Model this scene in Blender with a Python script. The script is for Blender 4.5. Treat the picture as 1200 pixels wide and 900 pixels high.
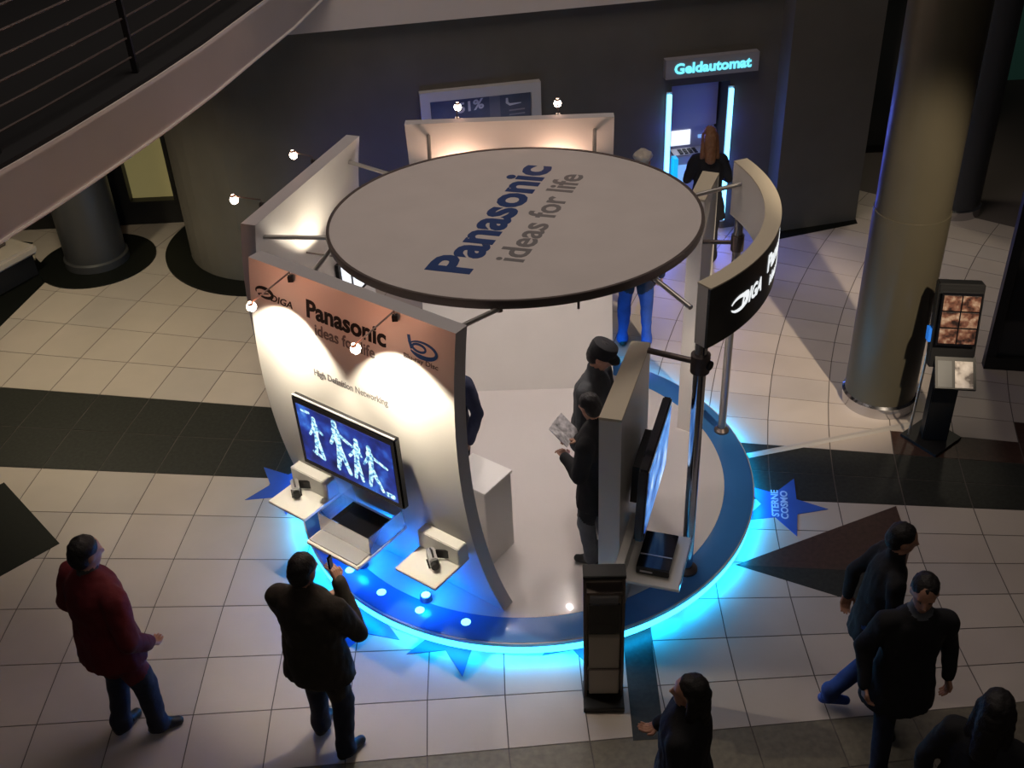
import bpy, bmesh, math, random
from mathutils import Vector, Matrix, noise
random.seed(7)
PI = math.pi
for o in list(bpy.data.objects):
    bpy.data.objects.remove(o)
S = bpy.context.scene
COL = S.collection
V = Vector

# ------------------------------------------------------------------ camera
H = 6.4                       # eye height above the ground floor
FPX, PITCH, ROLL = 1283.32, 0.605363, -0.050193
cf = V((0, math.cos(PITCH), -math.sin(PITCH)))
cx0 = V((1, 0, 0)); cu0 = cx0.cross(cf)
CR = math.cos(ROLL) * cx0 + math.sin(ROLL) * cu0
CU = -math.sin(ROLL) * cx0 + math.cos(ROLL) * cu0
cam_d = bpy.data.cameras.new('camera'); cam = bpy.data.objects.new('camera', cam_d); COL.objects.link(cam)
cam_d.sensor_fit = 'HORIZONTAL'; cam_d.sensor_width = 36.0; cam_d.lens = 36.0 * FPX / 1200.0
cam_d.clip_start = 0.05; cam_d.clip_end = 100
mw = Matrix.Identity(4)
for i in range(3):
    mw[i][0] = CR[i]; mw[i][1] = CU[i]; mw[i][2] = -cf[i]
mw[2][3] = H
cam.matrix_world = mw
S.camera = cam

def ray(x, y):
    return ((x - 600) / FPX) * CR - ((y - 450) / FPX) * CU + cf
def at(x, y, z=0.0):
    d = ray(x, y); t = (z - H) / d.z
    return V((0, 0, H)) + d * t
def project(p):
    v = V(p) - V((0, 0, H)); w = v.dot(cf)
    return 600 + FPX * v.dot(CR) / w, 450 - FPX * v.dot(CU) / w

# ------------------------------------------------------------------ world, big lights, exposure
S.view_settings.view_transform = 'Standard'
S.view_settings.look = 'None'
S.view_settings.exposure = 0.0
S.view_settings.gamma = 1.0
S.view_settings.use_curve_mapping = False
wd = bpy.data.worlds.new('night'); S.world = wd; wd.use_nodes = True
wd.node_tree.nodes['Background'].inputs[0].default_value = (0.60, 0.53, 0.52, 1)
wd.node_tree.nodes['Background'].inputs[1].default_value = 0.012

def light(name, kind, loc, energy, color, target=None, size=0.1, angle=60, blend=0.4, parent=None):
    d = bpy.data.lights.new(name, kind); d.energy = energy; d.color = color
    o = bpy.data.objects.new(name, d); COL.objects.link(o); o.location = loc
    if kind == 'AREA':
        d.shape = 'RECTANGLE'
        d.size, d.size_y = size if isinstance(size, tuple) else (size, size)
    else:
        d.shadow_soft_size = size
    if kind == 'SPOT':
        d.spot_size = math.radians(angle); d.spot_blend = blend
    if target is not None:
        o.rotation_euler = (V(target) - V(loc)).to_track_quat('-Z', 'Y').to_euler()
    return o
# the atrium's own lamps high overhead
light('atrium_ceiling_light', 'AREA', (0.3, 8.2, 9.5), 185, (1.0, 0.85, 0.75), (0.3, 8.2, 0), (5, 4))
# broad fill added behind the viewpoint to lift faces turned towards it
light('front_fill_light', 'AREA', (0.5, -1.0, 8.6), 48, (1.0, 0.84, 0.70), (0.5, 9, 0.5), (8, 1))
# spotlight on the gallery above that lights the floor behind the round column
light('gallery_spot_light', 'SPOT', (4.1, 2.6, 7.4), 3400, (1.0, 0.82, 0.60), (2.7, 10.0, 0), 0.10, 22, 0.6)
# downlights in the soffit of the gallery on the far side and on the left
light('soffit_light', 'SPOT', (-3.9, 9.2, 3.3), 190, (1.0, 0.86, 0.58), (-4.1, 9.9, 0), 0.12, 125, 0.8)
light('soffit_light', 'SPOT', (-5.4, 10.2, 3.3), 150, (1.0, 0.86, 0.58), (-5.6, 10.6, 0), 0.12, 125, 0.8)
light('soffit_light', 'SPOT', (5.0, 13.2, 3.6), 60, (1.0, 0.88, 0.66), (5.0, 13.0, 0), 0.12, 110, 0.8)
light('soffit_light', 'SPOT', (5.2, 10.6, 3.6), 70, (1.0, 0.88, 0.66), (5.0, 10.2, 0), 0.12, 90, 0.8)

# ------------------------------------------------------------------ materials
MATS = {}
def mat(name, col, rough=0.5, metal=0.0, var=0.0, vscale=6.0, bump=0.0, bscale=60.0, emit=None, estr=0.0, spec=0.5,
        trans=0.0, coat=0.0, ior=1.45, alpha=1.0):
    if name in MATS:
        return MATS[name]
    m = bpy.data.materials.new(name); m.use_nodes = True
    nt = m.node_tree; b = nt.nodes['Principled BSDF']
    b.inputs['Base Color'].default_value = (*col, 1); b.inputs['Roughness'].default_value = rough
    b.inputs['Metallic'].default_value = metal; b.inputs['Specular IOR Level'].default_value = spec
    b.inputs['Transmission Weight'].default_value = trans; b.inputs['Coat Weight'].default_value = coat
    b.inputs['IOR'].default_value = ior; b.inputs['Alpha'].default_value = alpha
    if emit:
        b.inputs['Emission Color'].default_value = (*emit, 1); b.inputs['Emission Strength'].default_value = estr
    if var or bump:
        tc = nt.nodes.new('ShaderNodeTexCoord')
    if var:
        n = nt.nodes.new('ShaderNodeTexNoise'); n.inputs['Scale'].default_value = vscale; n.inputs['Detail'].default_value = 6
        nt.links.new(tc.outputs['Object'], n.inputs['Vector'])
        r = nt.nodes.new('ShaderNodeValToRGB')
        r.color_ramp.elements[0].position = 0.3; r.color_ramp.elements[1].position = 0.7
        r.color_ramp.elements[0].color = tuple(c * (1 - var) for c in col) + (1,)
        r.color_ramp.elements[1].color = tuple(min(1, c * (1 + var)) for c in col) + (1,)
        nt.links.new(n.outputs['Fac'], r.inputs['Fac']); nt.links.new(r.outputs['Color'], b.inputs['Base Color'])
    if bump:
        n2 = nt.nodes.new('ShaderNodeTexNoise'); n2.inputs['Scale'].default_value = bscale; n2.inputs['Detail'].default_value = 4
        nt.links.new(tc.outputs['Object'], n2.inputs['Vector'])
        bp = nt.nodes.new('ShaderNodeBump'); bp.inputs['Strength'].default_value = bump; bp.inputs['Distance'].default_value = 0.01
        nt.links.new(n2.outputs['Fac'], bp.inputs['Height']); nt.links.new(bp.outputs['Normal'], b.inputs['Normal'])
    MATS[name] = m
    return m

def emit_pattern(name, cols, scale, strength, detail=4, dist=0.0):
    """a lit screen or print: noise mapped through a colour ramp"""
    m = bpy.data.materials.new(name); m.use_nodes = True; nt = m.node_tree; b = nt.nodes['Principled BSDF']
    tc = nt.nodes.new('ShaderNodeTexCoord'); n = nt.nodes.new('ShaderNodeTexNoise')
    n.inputs['Scale'].default_value = scale; n.inputs['Detail'].default_value = detail; n.inputs['Distortion'].default_value = dist
    nt.links.new(tc.outputs['Object'], n.inputs['Vector'])
    r = nt.nodes.new('ShaderNodeValToRGB')
    while len(r.color_ramp.elements) < len(cols):
        r.color_ramp.elements.new(0.5)
    for e, (p, c) in zip(r.color_ramp.elements, cols):
        e.position = p; e.color = (*c, 1)
    nt.links.new(n.outputs['Fac'], r.inputs['Fac'])
    if strength > 0:
        b.inputs['Base Color'].default_value = (0.01, 0.01, 0.01, 1)
        nt.links.new(r.outputs['Color'], b.inputs['Emission Color']); b.inputs['Emission Strength'].default_value = strength
    else:
        nt.links.new(r.outputs['Color'], b.inputs['Base Color'])
    b.inputs['Roughness'].default_value = 0.35
    return m

M_TILE = mat('tile_beige', (0.43, 0.375, 0.335), 0.42, var=0.06, vscale=1.6, bump=0.03, bscale=40)
M_TILE2 = mat('tile_beige_cool', (0.405, 0.36, 0.33), 0.42, var=0.06, vscale=1.6, bump=0.03, bscale=40)
M_TILE3 = mat('tile_beige_warm', (0.455, 0.40, 0.355), 0.42, var=0.06, vscale=1.6, bump=0.03, bscale=40)
M_GROUT = mat('grout', (0.10, 0.085, 0.08), 0.9)
M_DARKSTONE = mat('dark_granite', (0.024, 0.025, 0.022), 0.42, var=0.25, vscale=30, spec=0.3)
M_BROWN = mat('brown_granite', (0.050, 0.026, 0.020), 0.38, var=0.25, vscale=25)
M_BLACKSTONE = mat('black_granite', (0.006, 0.007, 0.006), 0.5, var=0.2, vscale=30, spec=0.2)
M_OLIVE = mat('olive_granite', (0.135, 0.118, 0.088), 0.42, var=0.2, vscale=20)
M_WALL = mat('dark_plaster', (0.105, 0.096, 0.082), 0.75, var=0.10, vscale=2.0, bump=0.08, bscale=50)
M_WALL2 = mat('pillar_plaster', (0.105, 0.095, 0.080), 0.7, var=0.08, vscale=2.0, bump=0.06, bscale=50)
M_FASCIA = mat('fascia_paint', (0.60, 0.545, 0.50), 0.6, var=0.03, vscale=2.0)
M_FASCIA2 = mat('fascia_white', (0.62, 0.56, 0.52), 0.6, var=0.03, vscale=2.0)
M_BLACK = mat('black_paint', (0.010, 0.010, 0.011), 0.45)
M_CARPET = mat('dark_carpet', (0.012, 0.012, 0.013), 0.95)
M_WHITE = mat('white_laminate', (0.78, 0.75, 0.71), 0.38, var=0.02, vscale=3)
M_EDGE = mat('grey_edge', (0.50, 0.48, 0.49), 0.5)
M_STAGE = mat('stage_white', (0.74, 0.70, 0.68), 0.22, var=0.02, vscale=2, coat=0.3)
M_RING = mat('stage_blue', (0.050, 0.215, 0.56), 0.28, var=0.04, vscale=4, coat=0.3)
M_LED = mat('led_cyan', (0.1, 0.3, 0.4), 0.5, emit=(0.035, 0.42, 0.80), estr=6.0)
M_CANOPY = mat('canopy_fabric', (0.60, 0.55, 0.53), 0.8, var=0.03, vscale=3, bump=0.02, bscale=200)
M_ALU = mat('brushed_aluminium', (0.42, 0.40, 0.38), 0.35, metal=0.9)
M_ALU_D = mat('dark_aluminium', (0.16, 0.13, 0.12), 0.4, metal=0.6)
M_CHROME = mat('chrome_pole', (0.55, 0.55, 0.58), 0.14, metal=1.0)
M_NAVY = mat('lettering_navy', (0.010, 0.045, 0.18), 0.5)
M_GREYTXT = mat('lettering_grey', (0.19, 0.18, 0.185), 0.5)
M_BLACKTXT = mat('lettering_black', (0.012, 0.012, 0.014), 0.5)
M_BLUETXT = mat('lettering_blue', (0.02, 0.10, 0.32), 0.5)
M_WHITETXT = mat('lettering_lit_white', (0.8, 0.8, 0.8), 0.5, emit=(0.95, 0.98, 1.0), estr=0.9)
M_STARTXT = mat('lettering_pale_blue', (0.42, 0.52, 0.75), 0.5)
M_SIGN = mat('sign_dark', (0.018, 0.022, 0.018), 0.35, var=0.3, vscale=5)
M_CREAM = mat('cream_edge', (0.62, 0.55, 0.42), 0.5)
M_TVBODY = mat('tv_gloss_black', (0.006, 0.006, 0.008), 0.15, coat=0.5)
M_ACRYLIC = mat('clear_acrylic', (0.95, 0.97, 1.0), 0.03, trans=1.0, ior=1.2)
M_GLASS = mat('dark_glass', (0.02, 0.022, 0.024), 0.08, spec=0.6)
M_BULB = mat('halogen_bulb', (1, 1, 1), 0.5, emit=(1.0, 0.80, 0.62), estr=22)
M_TUBE = mat('neon_tube', (0.5, 0.8, 1), 0.5, emit=(0.16, 0.62, 1.0), estr=3.4)
M_GELD = mat('sign_lettering_lit', (0.3, 0.7, 0.8), 0.5, emit=(0.16, 0.78, 0.95), estr=1.2)
M_SIGNGREY = mat('sign_grey', (0.30, 0.29, 0.33), 0.5)
M_CYANPANEL = mat('atm_side_light', (0.05, 0.4, 0.6), 0.4, emit=(0.0, 0.50, 0.95), estr=0.8)
M_ATM = mat('atm_grey', (0.42, 0.42, 0.50), 0.45)
M_SCREEN_W = mat('lit_screen_white', (0.8, 0.8, 0.8), 0.4, emit=(0.85, 0.9, 1.0), estr=1.1)
M_SCREEN_B = mat('lit_screen_blue', (0.3, 0.5, 0.8), 0.4, emit=(0.3, 0.6, 1.0), estr=0.6)
M_SILVER = mat('silver_paint', (0.55, 0.54, 0.56), 0.35, metal=0.5)
M_FRAME = mat('poster_frame_aluminium', (0.55, 0.53, 0.53), 0.35, metal=0.1)
M_POSTER = mat('poster_blue_grey', (0.11, 0.12, 0.17), 0.5, var=0.2, vscale=4)
M_STAR = mat('star_blue', (0.028, 0.085, 0.36), 0.45, var=0.08, vscale=5)
M_COLUMN = mat('column_metal', (0.080, 0.070, 0.048), 0.36, metal=0.15, var=0.04, vscale=3)
M_COLUMN_D = mat('column_dark', (0.055, 0.056, 0.060), 0.4, metal=0.3)
M_GREEN = mat('shop_green', (0.016, 0.050, 0.036), 0.7, var=0.15, vscale=2, emit=(0.02, 0.06, 0.045), estr=0.18)
M_YELLOWWIN = mat('lit_shop_wall', (0.30, 0.26, 0.12), 0.8, emit=(0.32, 0.27, 0.11), estr=0.30)
M_TRAY = mat('tray_white', (0.85, 0.83, 0.79), 0.35)
M_PAPER = mat('printed_paper', (0.55, 0.53, 0.54), 0.8, var=0.6, vscale=22)
M_SKIN = mat('skin', (0.42, 0.22, 0.15), 0.55)
M_EYE = mat('eye_dark', (0.03, 0.02, 0.02), 0.3)
M_LIP = mat('lip', (0.30, 0.12, 0.10), 0.5)

# ------------------------------------------------------------------ mesh builder
ORIGIN = {}
class MB:
    def __init__(s):
        s.v = []; s.f = []; s.m = []
    def add(s, vs, fs, mi=0):
        k = len(s.v); s.v += [V(p) for p in vs]; s.f += [tuple(i + k for i in f) for f in fs]; s.m += [mi] * len(fs)
        return s
    def box(s, x0, x1, y0, y1, z0, z1, mi=0):
        return s.prism([(x0, y0), (x1, y0), (x1, y1), (x0, y1)], z0, z1, mi)
    def prism(s, poly, z0, z1, mi=0):
        a = sum(poly[i][0] * poly[(i + 1) % len(poly)][1] - poly[(i + 1) % len(poly)][0] * poly[i][1] for i in range(len(poly)))
        if a < 0: poly = poly[::-1]
        n = len(poly)
        vs = [(p[0], p[1], z0) for p in poly] + [(p[0], p[1], z1) for p in poly]
        fs = [tuple(range(n - 1, -1, -1)), tuple(range(n, 2 * n))] + [(i, (i + 1) % n, n + (i + 1) % n, n + i) for i in range(n)]
        return s.add(vs, fs, mi)
    def obox(s, c, ax, ay, az, hx, hy, hz, mi=0, bev=0.0):
        """oriented box, half sizes along unit axes; bev chamfers the edges"""
        c, ax, ay, az = V(c), V(ax), V(ay), V(az)
        if bev <= 0:
            vs = [c + ax * (i * hx) + ay * (j * hy) + az * (k * hz) for k in (-1, 1) for i, j in ((-1, -1), (1, -1), (1, 1), (-1, 1))]
            return s.add(vs, [(3, 2, 1, 0), (4, 5, 6, 7), (0, 1, 5, 4), (1, 2, 6, 5), (2, 3, 7, 6), (3, 0, 4, 7)], mi)
        bm = bmesh.new(); bmesh.ops.create_cube(bm, size=2)
        for v in bm.verts: v.co = V((v.co.x * hx, v.co.y * hy, v.co.z * hz))
        bmesh.ops.bevel(bm, geom=bm.edges[:], offset=bev, segments=2, affect='EDGES')
        bm.verts.index_update()
        vs = [c + ax * v.co.x + ay * v.co.y + az * v.co.z for v in bm.verts]
        fs = [tuple(v.index for v in f.verts) for f in bm.faces]; bm.free()
        return s.add(vs, fs, mi)
    def tube(s, pts, r, n=12, mi=0, caps=True):
        pts = [V(p) for p in pts]; rs = r if isinstance(r, (list, tuple)) else [r] * len(pts)
        k = len(s.v); prev = None
        for i, p in enumerate(pts):
            d = (pts[min(i + 1, len(pts) - 1)] - pts[max(i - 1, 0)]).normalized()
            up = V((0, 0, 1)) if abs(d.z) < 0.95 else V((1, 0, 0))
            a = d.cross(up).normalized(); b = a.cross(d)
            s.v += [p + (a * math.cos(2 * PI * j / n) + b * math.sin(2 * PI * j / n)) * rs[i] for j in range(n)]
        for i in range(len(pts) - 1):
            for j in range(n):
                s.f.append((k + i * n + j, k + (i + 1) * n + j, k + (i + 1) * n + (j + 1) % n, k + i * n + (j + 1) % n)); s.m.append(mi)
        if caps:
            s.f.append(tuple(k + j for j in range(n))); s.m.append(mi)
            s.f.append(tuple(k + (len(pts) - 1) * n + n - 1 - j for j in range(n))); s.m.append(mi)
        return s
    def lathe(s, prof, c, n=48, mi=0, a0=0.0, a1=2 * PI):
        full = abs(a1 - a0 - 2 * PI) < 1e-6; k = len(s.v); m = n if full else n + 1
        for r, z in prof:
            s.v += [V((c[0] + r * math.cos(a0 + (a1 - a0) * j / n), c[1] + r * math.sin(a0 + (a1 - a0) * j / n), z)) for j in range(m)]
        for i in range(len(prof) - 1):
            for j in range(n):
                j2 = (j + 1) % m
                s.f.append((k + i * m + j, k + i * m + j2, k + (i + 1) * m + j2, k + (i + 1) * m + j)); s.m.append(mi)
        return s
    def sphere(s, c, r, n=14, mi=0):
        c = V(c); rr = r if isinstance(r, (tuple, list)) else (r, r, r); k = len(s.v); m = n // 2
        s.v.append(c + V((0, 0, -rr[2])))
        for i in range(1, m):
            t = -PI / 2 + PI * i / m
            s.v += [c + V((rr[0] * math.cos(t) * math.cos(2 * PI * j / n), rr[1] * math.cos(t) * math.sin(2 * PI * j / n), rr[2] * math.sin(t))) for j in range(n)]
        s.v.append(c + V((0, 0, rr[2]))); e = len(s.v) - 1
        for j in range(n):
            s.f.append((k, k + 1 + (j + 1) % n, k + 1 + j)); s.m.append(mi)
            s.f.append((e, e - n + j, e - n + (j + 1) % n)); s.m.append(mi)
        for i in range(m - 2):
            for j in range(n):
                a = k + 1 + i * n
                s.f.append((a + j, a + (j + 1) % n, a + n + (j + 1) % n, a + n + j)); s.m.append(mi)
        return s
    def build(s, name, mats, parent=None, loc=None, smooth=False):
        if not isinstance(mats, (list, tuple)): mats = [mats]
        if parent is not None: org = ORIGIN[parent]
        elif loc is not None: org = V(loc)
        else:
            org = V(((min(v.x for v in s.v) + max(v.x for v in s.v)) / 2, (min(v.y for v in s.v) + max(v.y for v in s.v)) / 2, min(v.z for v in s.v)))
        me = bpy.data.meshes.new(name); me.from_pydata([v - org for v in s.v], [], s.f)
        for m in mats: me.materials.append(m)
        me.polygons.foreach_set('material_index', s.m)
        if smooth: me.shade_smooth()
        me.update()
        if smooth: me.set_sharp_from_angle(angle=math.radians(40))
        o = bpy.data.objects.new(name, me); COL.objects.link(o)
        if parent is not None: o.parent = parent
        else: o.location = org
        ORIGIN[o] = org
        return o
def tag(o, label=None, cat=None, group=None, kind=None):
    if label: o['label'] = label
    if cat: o['category'] = cat
    if group: o['group'] = group
    if kind: o['kind'] = kind
    return o
def thing(name, label, cat, loc, group=None):
    o = bpy.data.objects.new(name, None); COL.objects.link(o); o.location = loc; o.empty_display_size = 0.1
    ORIGIN[o] = V(loc)
    return tag(o, label, cat, group)
def struct(o):
    o['kind'] = 'structure'; return o
def attach_light(l, parent):
    l.parent = parent; l.location = l.location - ORIGIN[parent]
    return l

def text_geo(s, width, height, bold=0.0, shear=0.0, align='l'):
    """outline of a word filled as a mesh, scaled to width x cap height; returns verts 2D, faces"""
    cu = bpy.data.curves.new('t', 'FONT'); cu.body = s; cu.size = 1.0; cu.offset = bold; cu.shear = shear
    cu.resolution_u = 3; cu.fill_mode = 'BOTH'
    o = bpy.data.objects.new('t', cu); COL.objects.link(o)
    dg = bpy.context.evaluated_depsgraph_get(); me = bpy.data.meshes.new_from_object(o.evaluated_get(dg))
    vs = [tuple(v.co[:2]) for v in me.vertices]; fs = [tuple(p.vertices) for p in me.polygons]
    bpy.data.objects.remove(o); bpy.data.curves.remove(cu); bpy.data.meshes.remove(me)
    x0 = min(v[0] for v in vs); x1 = max(v[0] for v in vs)
    cap = 0.70
    return [((v[0] - x0) / (x1 - x0) * width, v[1] / cap * height) for v in vs], fs
def text(name, s, width, height, mapf, m, parent, bold=0.02, shear=0.0, thick=0.002):
    vs, fs = text_geo(s, width, height, bold, shear)
    b = MB()
    top = [mapf(x, y, thick) for x, y in vs]
    b.add(top, fs)
    # side walls so that the letters have a little depth
    cnt = {}
    for f in fs:
        for i in range(len(f)):
            e = (f[i], f[(i + 1) % len(f)]); cnt[e] = 1
    low = [mapf(x, y, 0.0005) for x, y in vs]; n = len(vs); k = len(b.v)
    b.v += [V(p) for p in low]
    for (i, j) in cnt:
        if (j, i) not in cnt:
            b.f.append((j, i, k + i, k + j)); b.m.append(0)
    return b.build(name, m, parent)

# ================================================================== FLOOR
CX, CY, DR, R0 = 2.25978 * H, 0.860826 * H, 0.0885618 * H, 0.81 * 0.0885618 * H
TH0, DTH = math.radians(17.275), math.radians(1.8195)
def polar(th, r): return (CX - r * math.cos(th), CY + r * math.sin(th))
C = V((0.09, 7.65, 0))          # centre of the round stage
fb = MB(); fb.box(-11, 10, 0.5, 20, -0.12, -0.004)
floor = struct(fb.build('floor', M_GROUT, loc=(0, 8, 0)))
GAP = 0.0045
cands = []
for j in range(-12, 24):
    for i in range(10, 46):
        th_a, th_b = TH0 - DTH * j, TH0 - DTH * (j + 1)
        ra, rb = R0 + DR * i, R0 + DR * (i + 1)
        rm = (ra + rb) / 2; thm = (th_a + th_b) / 2
        c = polar(thm, rm)
        if not (-10.5 < c[0] < 9.5 and 1.0 < c[1] < 19.5): continue
        if (V((c[0], c[1], 0)) - C).length < 1.55: continue
        ga = GAP / rm
        quad = [polar(th_a - ga, ra + GAP), polar(th_a - ga, rb - GAP), polar(th_b + ga, rb - GAP), polar(th_b + ga, ra + GAP)]
        px = [project((p[0], p[1], 0)) for p in quad]
        area = abs(sum(px[k][0] * px[(k + 1) % 4][1] - px[(k + 1) % 4][0] * px[k][1] for k in range(4))) / 2
        mx = sum(p[0] for p in px) / 4; my = sum(p[1] for p in px) / 4
        vis = -40 < mx < 1240 and 170 < my < 945
        # dark bands of the floor pattern
        if 3 <= j < 5: m = M_DARKSTONE
        elif j >= 11: m = M_OLIVE
        else: m = random.choice((M_TILE, M_TILE, M_TILE2, M_TILE3))
        if j in (2,) and rm < 11.2: m = M_BROWN
        if j == 1 and rm < 10.35: m = M_BROWN
        if 3 <= j < 5 and rm < 10.0: m = M_BROWN
        cands.append((vis, area, quad, m))
cands.sort(key=lambda t: (not t[0], -t[1]))
for k, (vis, area, quad, m) in enumerate(cands[:300]):
    MB().prism(quad, -0.02, 0.0).build('floor_tile', m, floor)
rest = {}
for vis, area, quad, m in cands[300:]:
    rest.setdefault(m.name, (m, MB()))[1].prism(quad, -0.02, 0.0)
for k, (m, b) in rest.items():
    tag(b.build('floor_tiles', m, floor), kind='stuff')
# inlaid stone shapes and the black square by the gallery
def inlay(pts, m, z=0.0012):
    return MB().prism([tuple(p) for p in pts], -0.01, z).build('stone_inlay', m, floor)
P2 = lambda x, y: tuple(at(x, y)[:2])
inlay([P2(862, 662), P2(1050, 593), P2(1067, 642), (2.73 + 0.35, 6.30)], M_BROWN)
inlay([P2(862, 662), (3.08, 6.30), P2(1028, 713)], M_DARKSTONE)
inlay([(-4.80, 8.05), P2(70, 637), (-4.80, 6.38)], M_BLACKSTONE)
inlay([(-5.5, 7.3), (-4.8, 8.05), (-4.8, 6.38)], M_BLACKSTONE)
inlay([P2(725, 700), P2(757, 700), P2(779, 866), P2(742, 868)], M_DARKSTONE)
inlay([(3.2, 12.62), (3.2, 12.05), P2(1005, 262), (4.5, 12.75)], M_BLACKSTONE)
inlay([P2(0, 383), P2(62, 322), P2(40, 300), P2(-60, 360)], M_BLACKSTONE)

# ================================================================== BACK WALL, PILLAR, GALLERIES
WD = V((1, 0.15, 0)).normalized(); WN = V((WD.y, -WD.x, 0))     # along the wall / towards the viewer
W0 = V((-2.5, 11.70, 0))
def wp(x, out=0.0, z=0.0):
    """point of the back wall at world x"""
    t = (x - W0.x) / WD.x
    p = W0 + WD * t + WN * out
    return V((p.x, p.y, z))
dc = wp(-2.75) - WN * 1.1                                         # centre of the rounded wall end
b = MB()
path = []
for k in range(17):
    a = math.radians(95 + (352 - 85 - 0) * 0) ; 
path = [(dc.x + 1.1 * math.cos(t), dc.y + 1.1 * math.sin(t)) for t in [math.radians(90 + (188.5) * k / 20) for k in range(21)]]
AX0, AX1, AZ = 2.03, 2.73, 1.92                                   # cash machine niche
back = [(6.0, 16.0), (-2.9, 16.0)]
left_poly = path + [tuple(wp(AX0)[:2]), tuple((wp(AX0) - WN * 0.8)[:2]), (-2.9, 14.2)]
b.prism(left_poly, 0, 4.6)
b.prism([tuple(wp(AX1)[:2]), tuple(wp(3.45)[:2]), tuple((wp(3.45) - WN * 0.8)[:2]), tuple((wp(AX1) - WN * 0.8)[:2])], 0, 4.6)
b.prism([tuple(wp(AX0)[:2]), tuple(wp(AX1)[:2]), tuple((wp(AX1) - WN * 0.8)[:2]), tuple((wp(AX0) - WN * 0.8)[:2])], AZ, 4.6)
b.prism([tuple((wp(AX0) - WN * 0.45)[:2]), tuple((wp(AX1) - WN * 0.45)[:2]), tuple((wp(AX1) - WN * 0.8)[:2]), tuple((wp(AX0) - WN * 0.8)[:2])], 0, AZ)
wall_back = struct(b.build('wall_back', M_WALL, loc=(0, 12.1, 0)))
b = MB(); b.lathe([(1.1, 0.0), (1.42, 0.0), (1.42, 0.03), (1.1, 0.03)], dc, 40, a0=math.radians(90), a1=math.radians(278.5))
b.prism([tuple(wp(-2.75)[:2]), tuple(wp(2.0)[:2]), tuple(wp(2.0, 0.32)[:2]), tuple(wp(-2.75, 0.32)[:2])], 0, 0.03)
struct(b.build('baseboard_back', M_BLACKSTONE, loc=(0, 11.9, 0)))
# pillar slab standing proud of the wall
pA, pB = at(893, 274), at(1003, 259); pA = V((3.36, 12.30, 0)); pB = V((4.47, 12.53, 0))
pd = (pB - pA).normalized(); pn = V((-pd.y, pd.x, 0))
b = MB(); b.prism([tuple(pA[:2]), tuple(pB[:2]), tuple((pB + pn * 0.55)[:2]), tuple((pA + pn * 0.55)[:2])], 0, 5.2)
struct(b.build('wall_pillar', M_WALL2))
# slab edge of the upper floor above the back wall
b = MB(); b.prism([tuple(wp(-2.6, 0.06)[:2]), tuple(wp(3.5, 0.06)[:2]), tuple((wp(3.5) - WN * 1.2)[:2]), tuple((wp(-2.6) - WN * 1.2)[:2])], 4.0, 4.9)
b.prism([tuple(wp(-2.6, 0.10)[:2]), tuple(wp(3.36, 0.10)[:2]), tuple(wp(3.36, 0.002)[:2]), tuple(wp(-2.6, 0.002)[:2])], 2.95, 4.9)
struct(b.build('trim_1', M_FASCIA2, loc=(0, 12, 2.95)))
# gallery on the left
GZ = 3.35
gal = [(-4.6, 2.6), (-3.95, 4.1), (-3.48, 5.3)] + [tuple(at(x, y, GZ)[:2]) for x, y in ((0, 285), (50, 253), (100, 220), (150, 185.5), (200, 150), (250, 112), (300, 70), (345, 33), (378, 0))] + [(-1.66, 11.72)]
b = MB()
inner = [(-2.9, 11.72), (-4.3, 12.6), (-4.3, 15.5), (-11, 15.5), (-11, 2.6)]
b.prism(gal + inner, GZ + 0.03, GZ + 0.38)
ceilo = struct(b.build('ceiling', M_FASCIA, loc=(-6, 9, GZ)))
b = MB()
k = len(gal)
for (r0, z0, z1) in ((0.0, GZ, GZ + 0.41),):
    vs = []
    for i, p in enumerate(gal):
        q0 = V((*gal[max(i - 1, 0)], 0)); q1 = V((*gal[min(i + 1, k - 1)], 0)); d = (q1 - q0).normalized(); n = V((d.y, -d.x, 0))
        P = V((*p, 0)); o1 = P
        vs += [V((o1.x, o1.y, z0)), V((o1.x, o1.y, z1)), V((P.x, P.y, z1)) - n * 0.08, V((P.x, P.y, z0)) - n * 0.08]
    fs = []
    for i in range(k - 1):
        for e in range(4):
            fs.append((i * 4 + e, i * 4 + 4 + e, i * 4 + 4 + (e + 1) % 4, i * 4 + (e + 1) % 4))
    fs += [(0, 1, 2, 3), (k * 4 - 1, k * 4 - 2, k * 4 - 3, k * 4 - 4)]
    b.add(vs, fs)
    # lower lip of the fascia
    b.tube([V((p[0] - 0.004, p[1], GZ + 0.004)) for p in gal], 0.014, 8)
struct(b.build('trim_2', M_FASCIA, loc=(-3, 9, GZ)))
MB().prism([(p[0] - 0.012, p[1]) for p in gal] + inner, GZ + 0.38, GZ + 0.44).build('gallery_carpet', M_CARPET, ceilo)
# railing of the gallery: posts, hand rail and stretched wires
rail = thing('gallery_railing', 'dark wire railing with posts along the edge of the upper left gallery', 'railing', (-2.5, 8.5, GZ + 0.44))
ro = [V((p[0] - 0.16, p[1], 0)) for p in gal]
for i in range(1, len(gal), 3):
    MB().box(ro[i].x - 0.02, ro[i].x + 0.02, ro[i].y - 0.02, ro[i].y + 0.02, GZ + 0.44, GZ + 1.42).build('post', M_BLACK, rail)
for k in range(6):
    MB().tube([p + V((0, 0, GZ + 0.56 + 0.14 * k)) for p in ro], 0.008, 6).build('wire', M_ALU_D, rail)
MB().tube([p + V((0, 0, GZ + 1.44)) for p in ro], 0.03, 10).build('handrail', M_BLACK, rail)
b = MB(); b.box(-11, -10.8, 1, 20, 0, 7); struct(b.build('wall_left', M_WALL))
b = MB()
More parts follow.
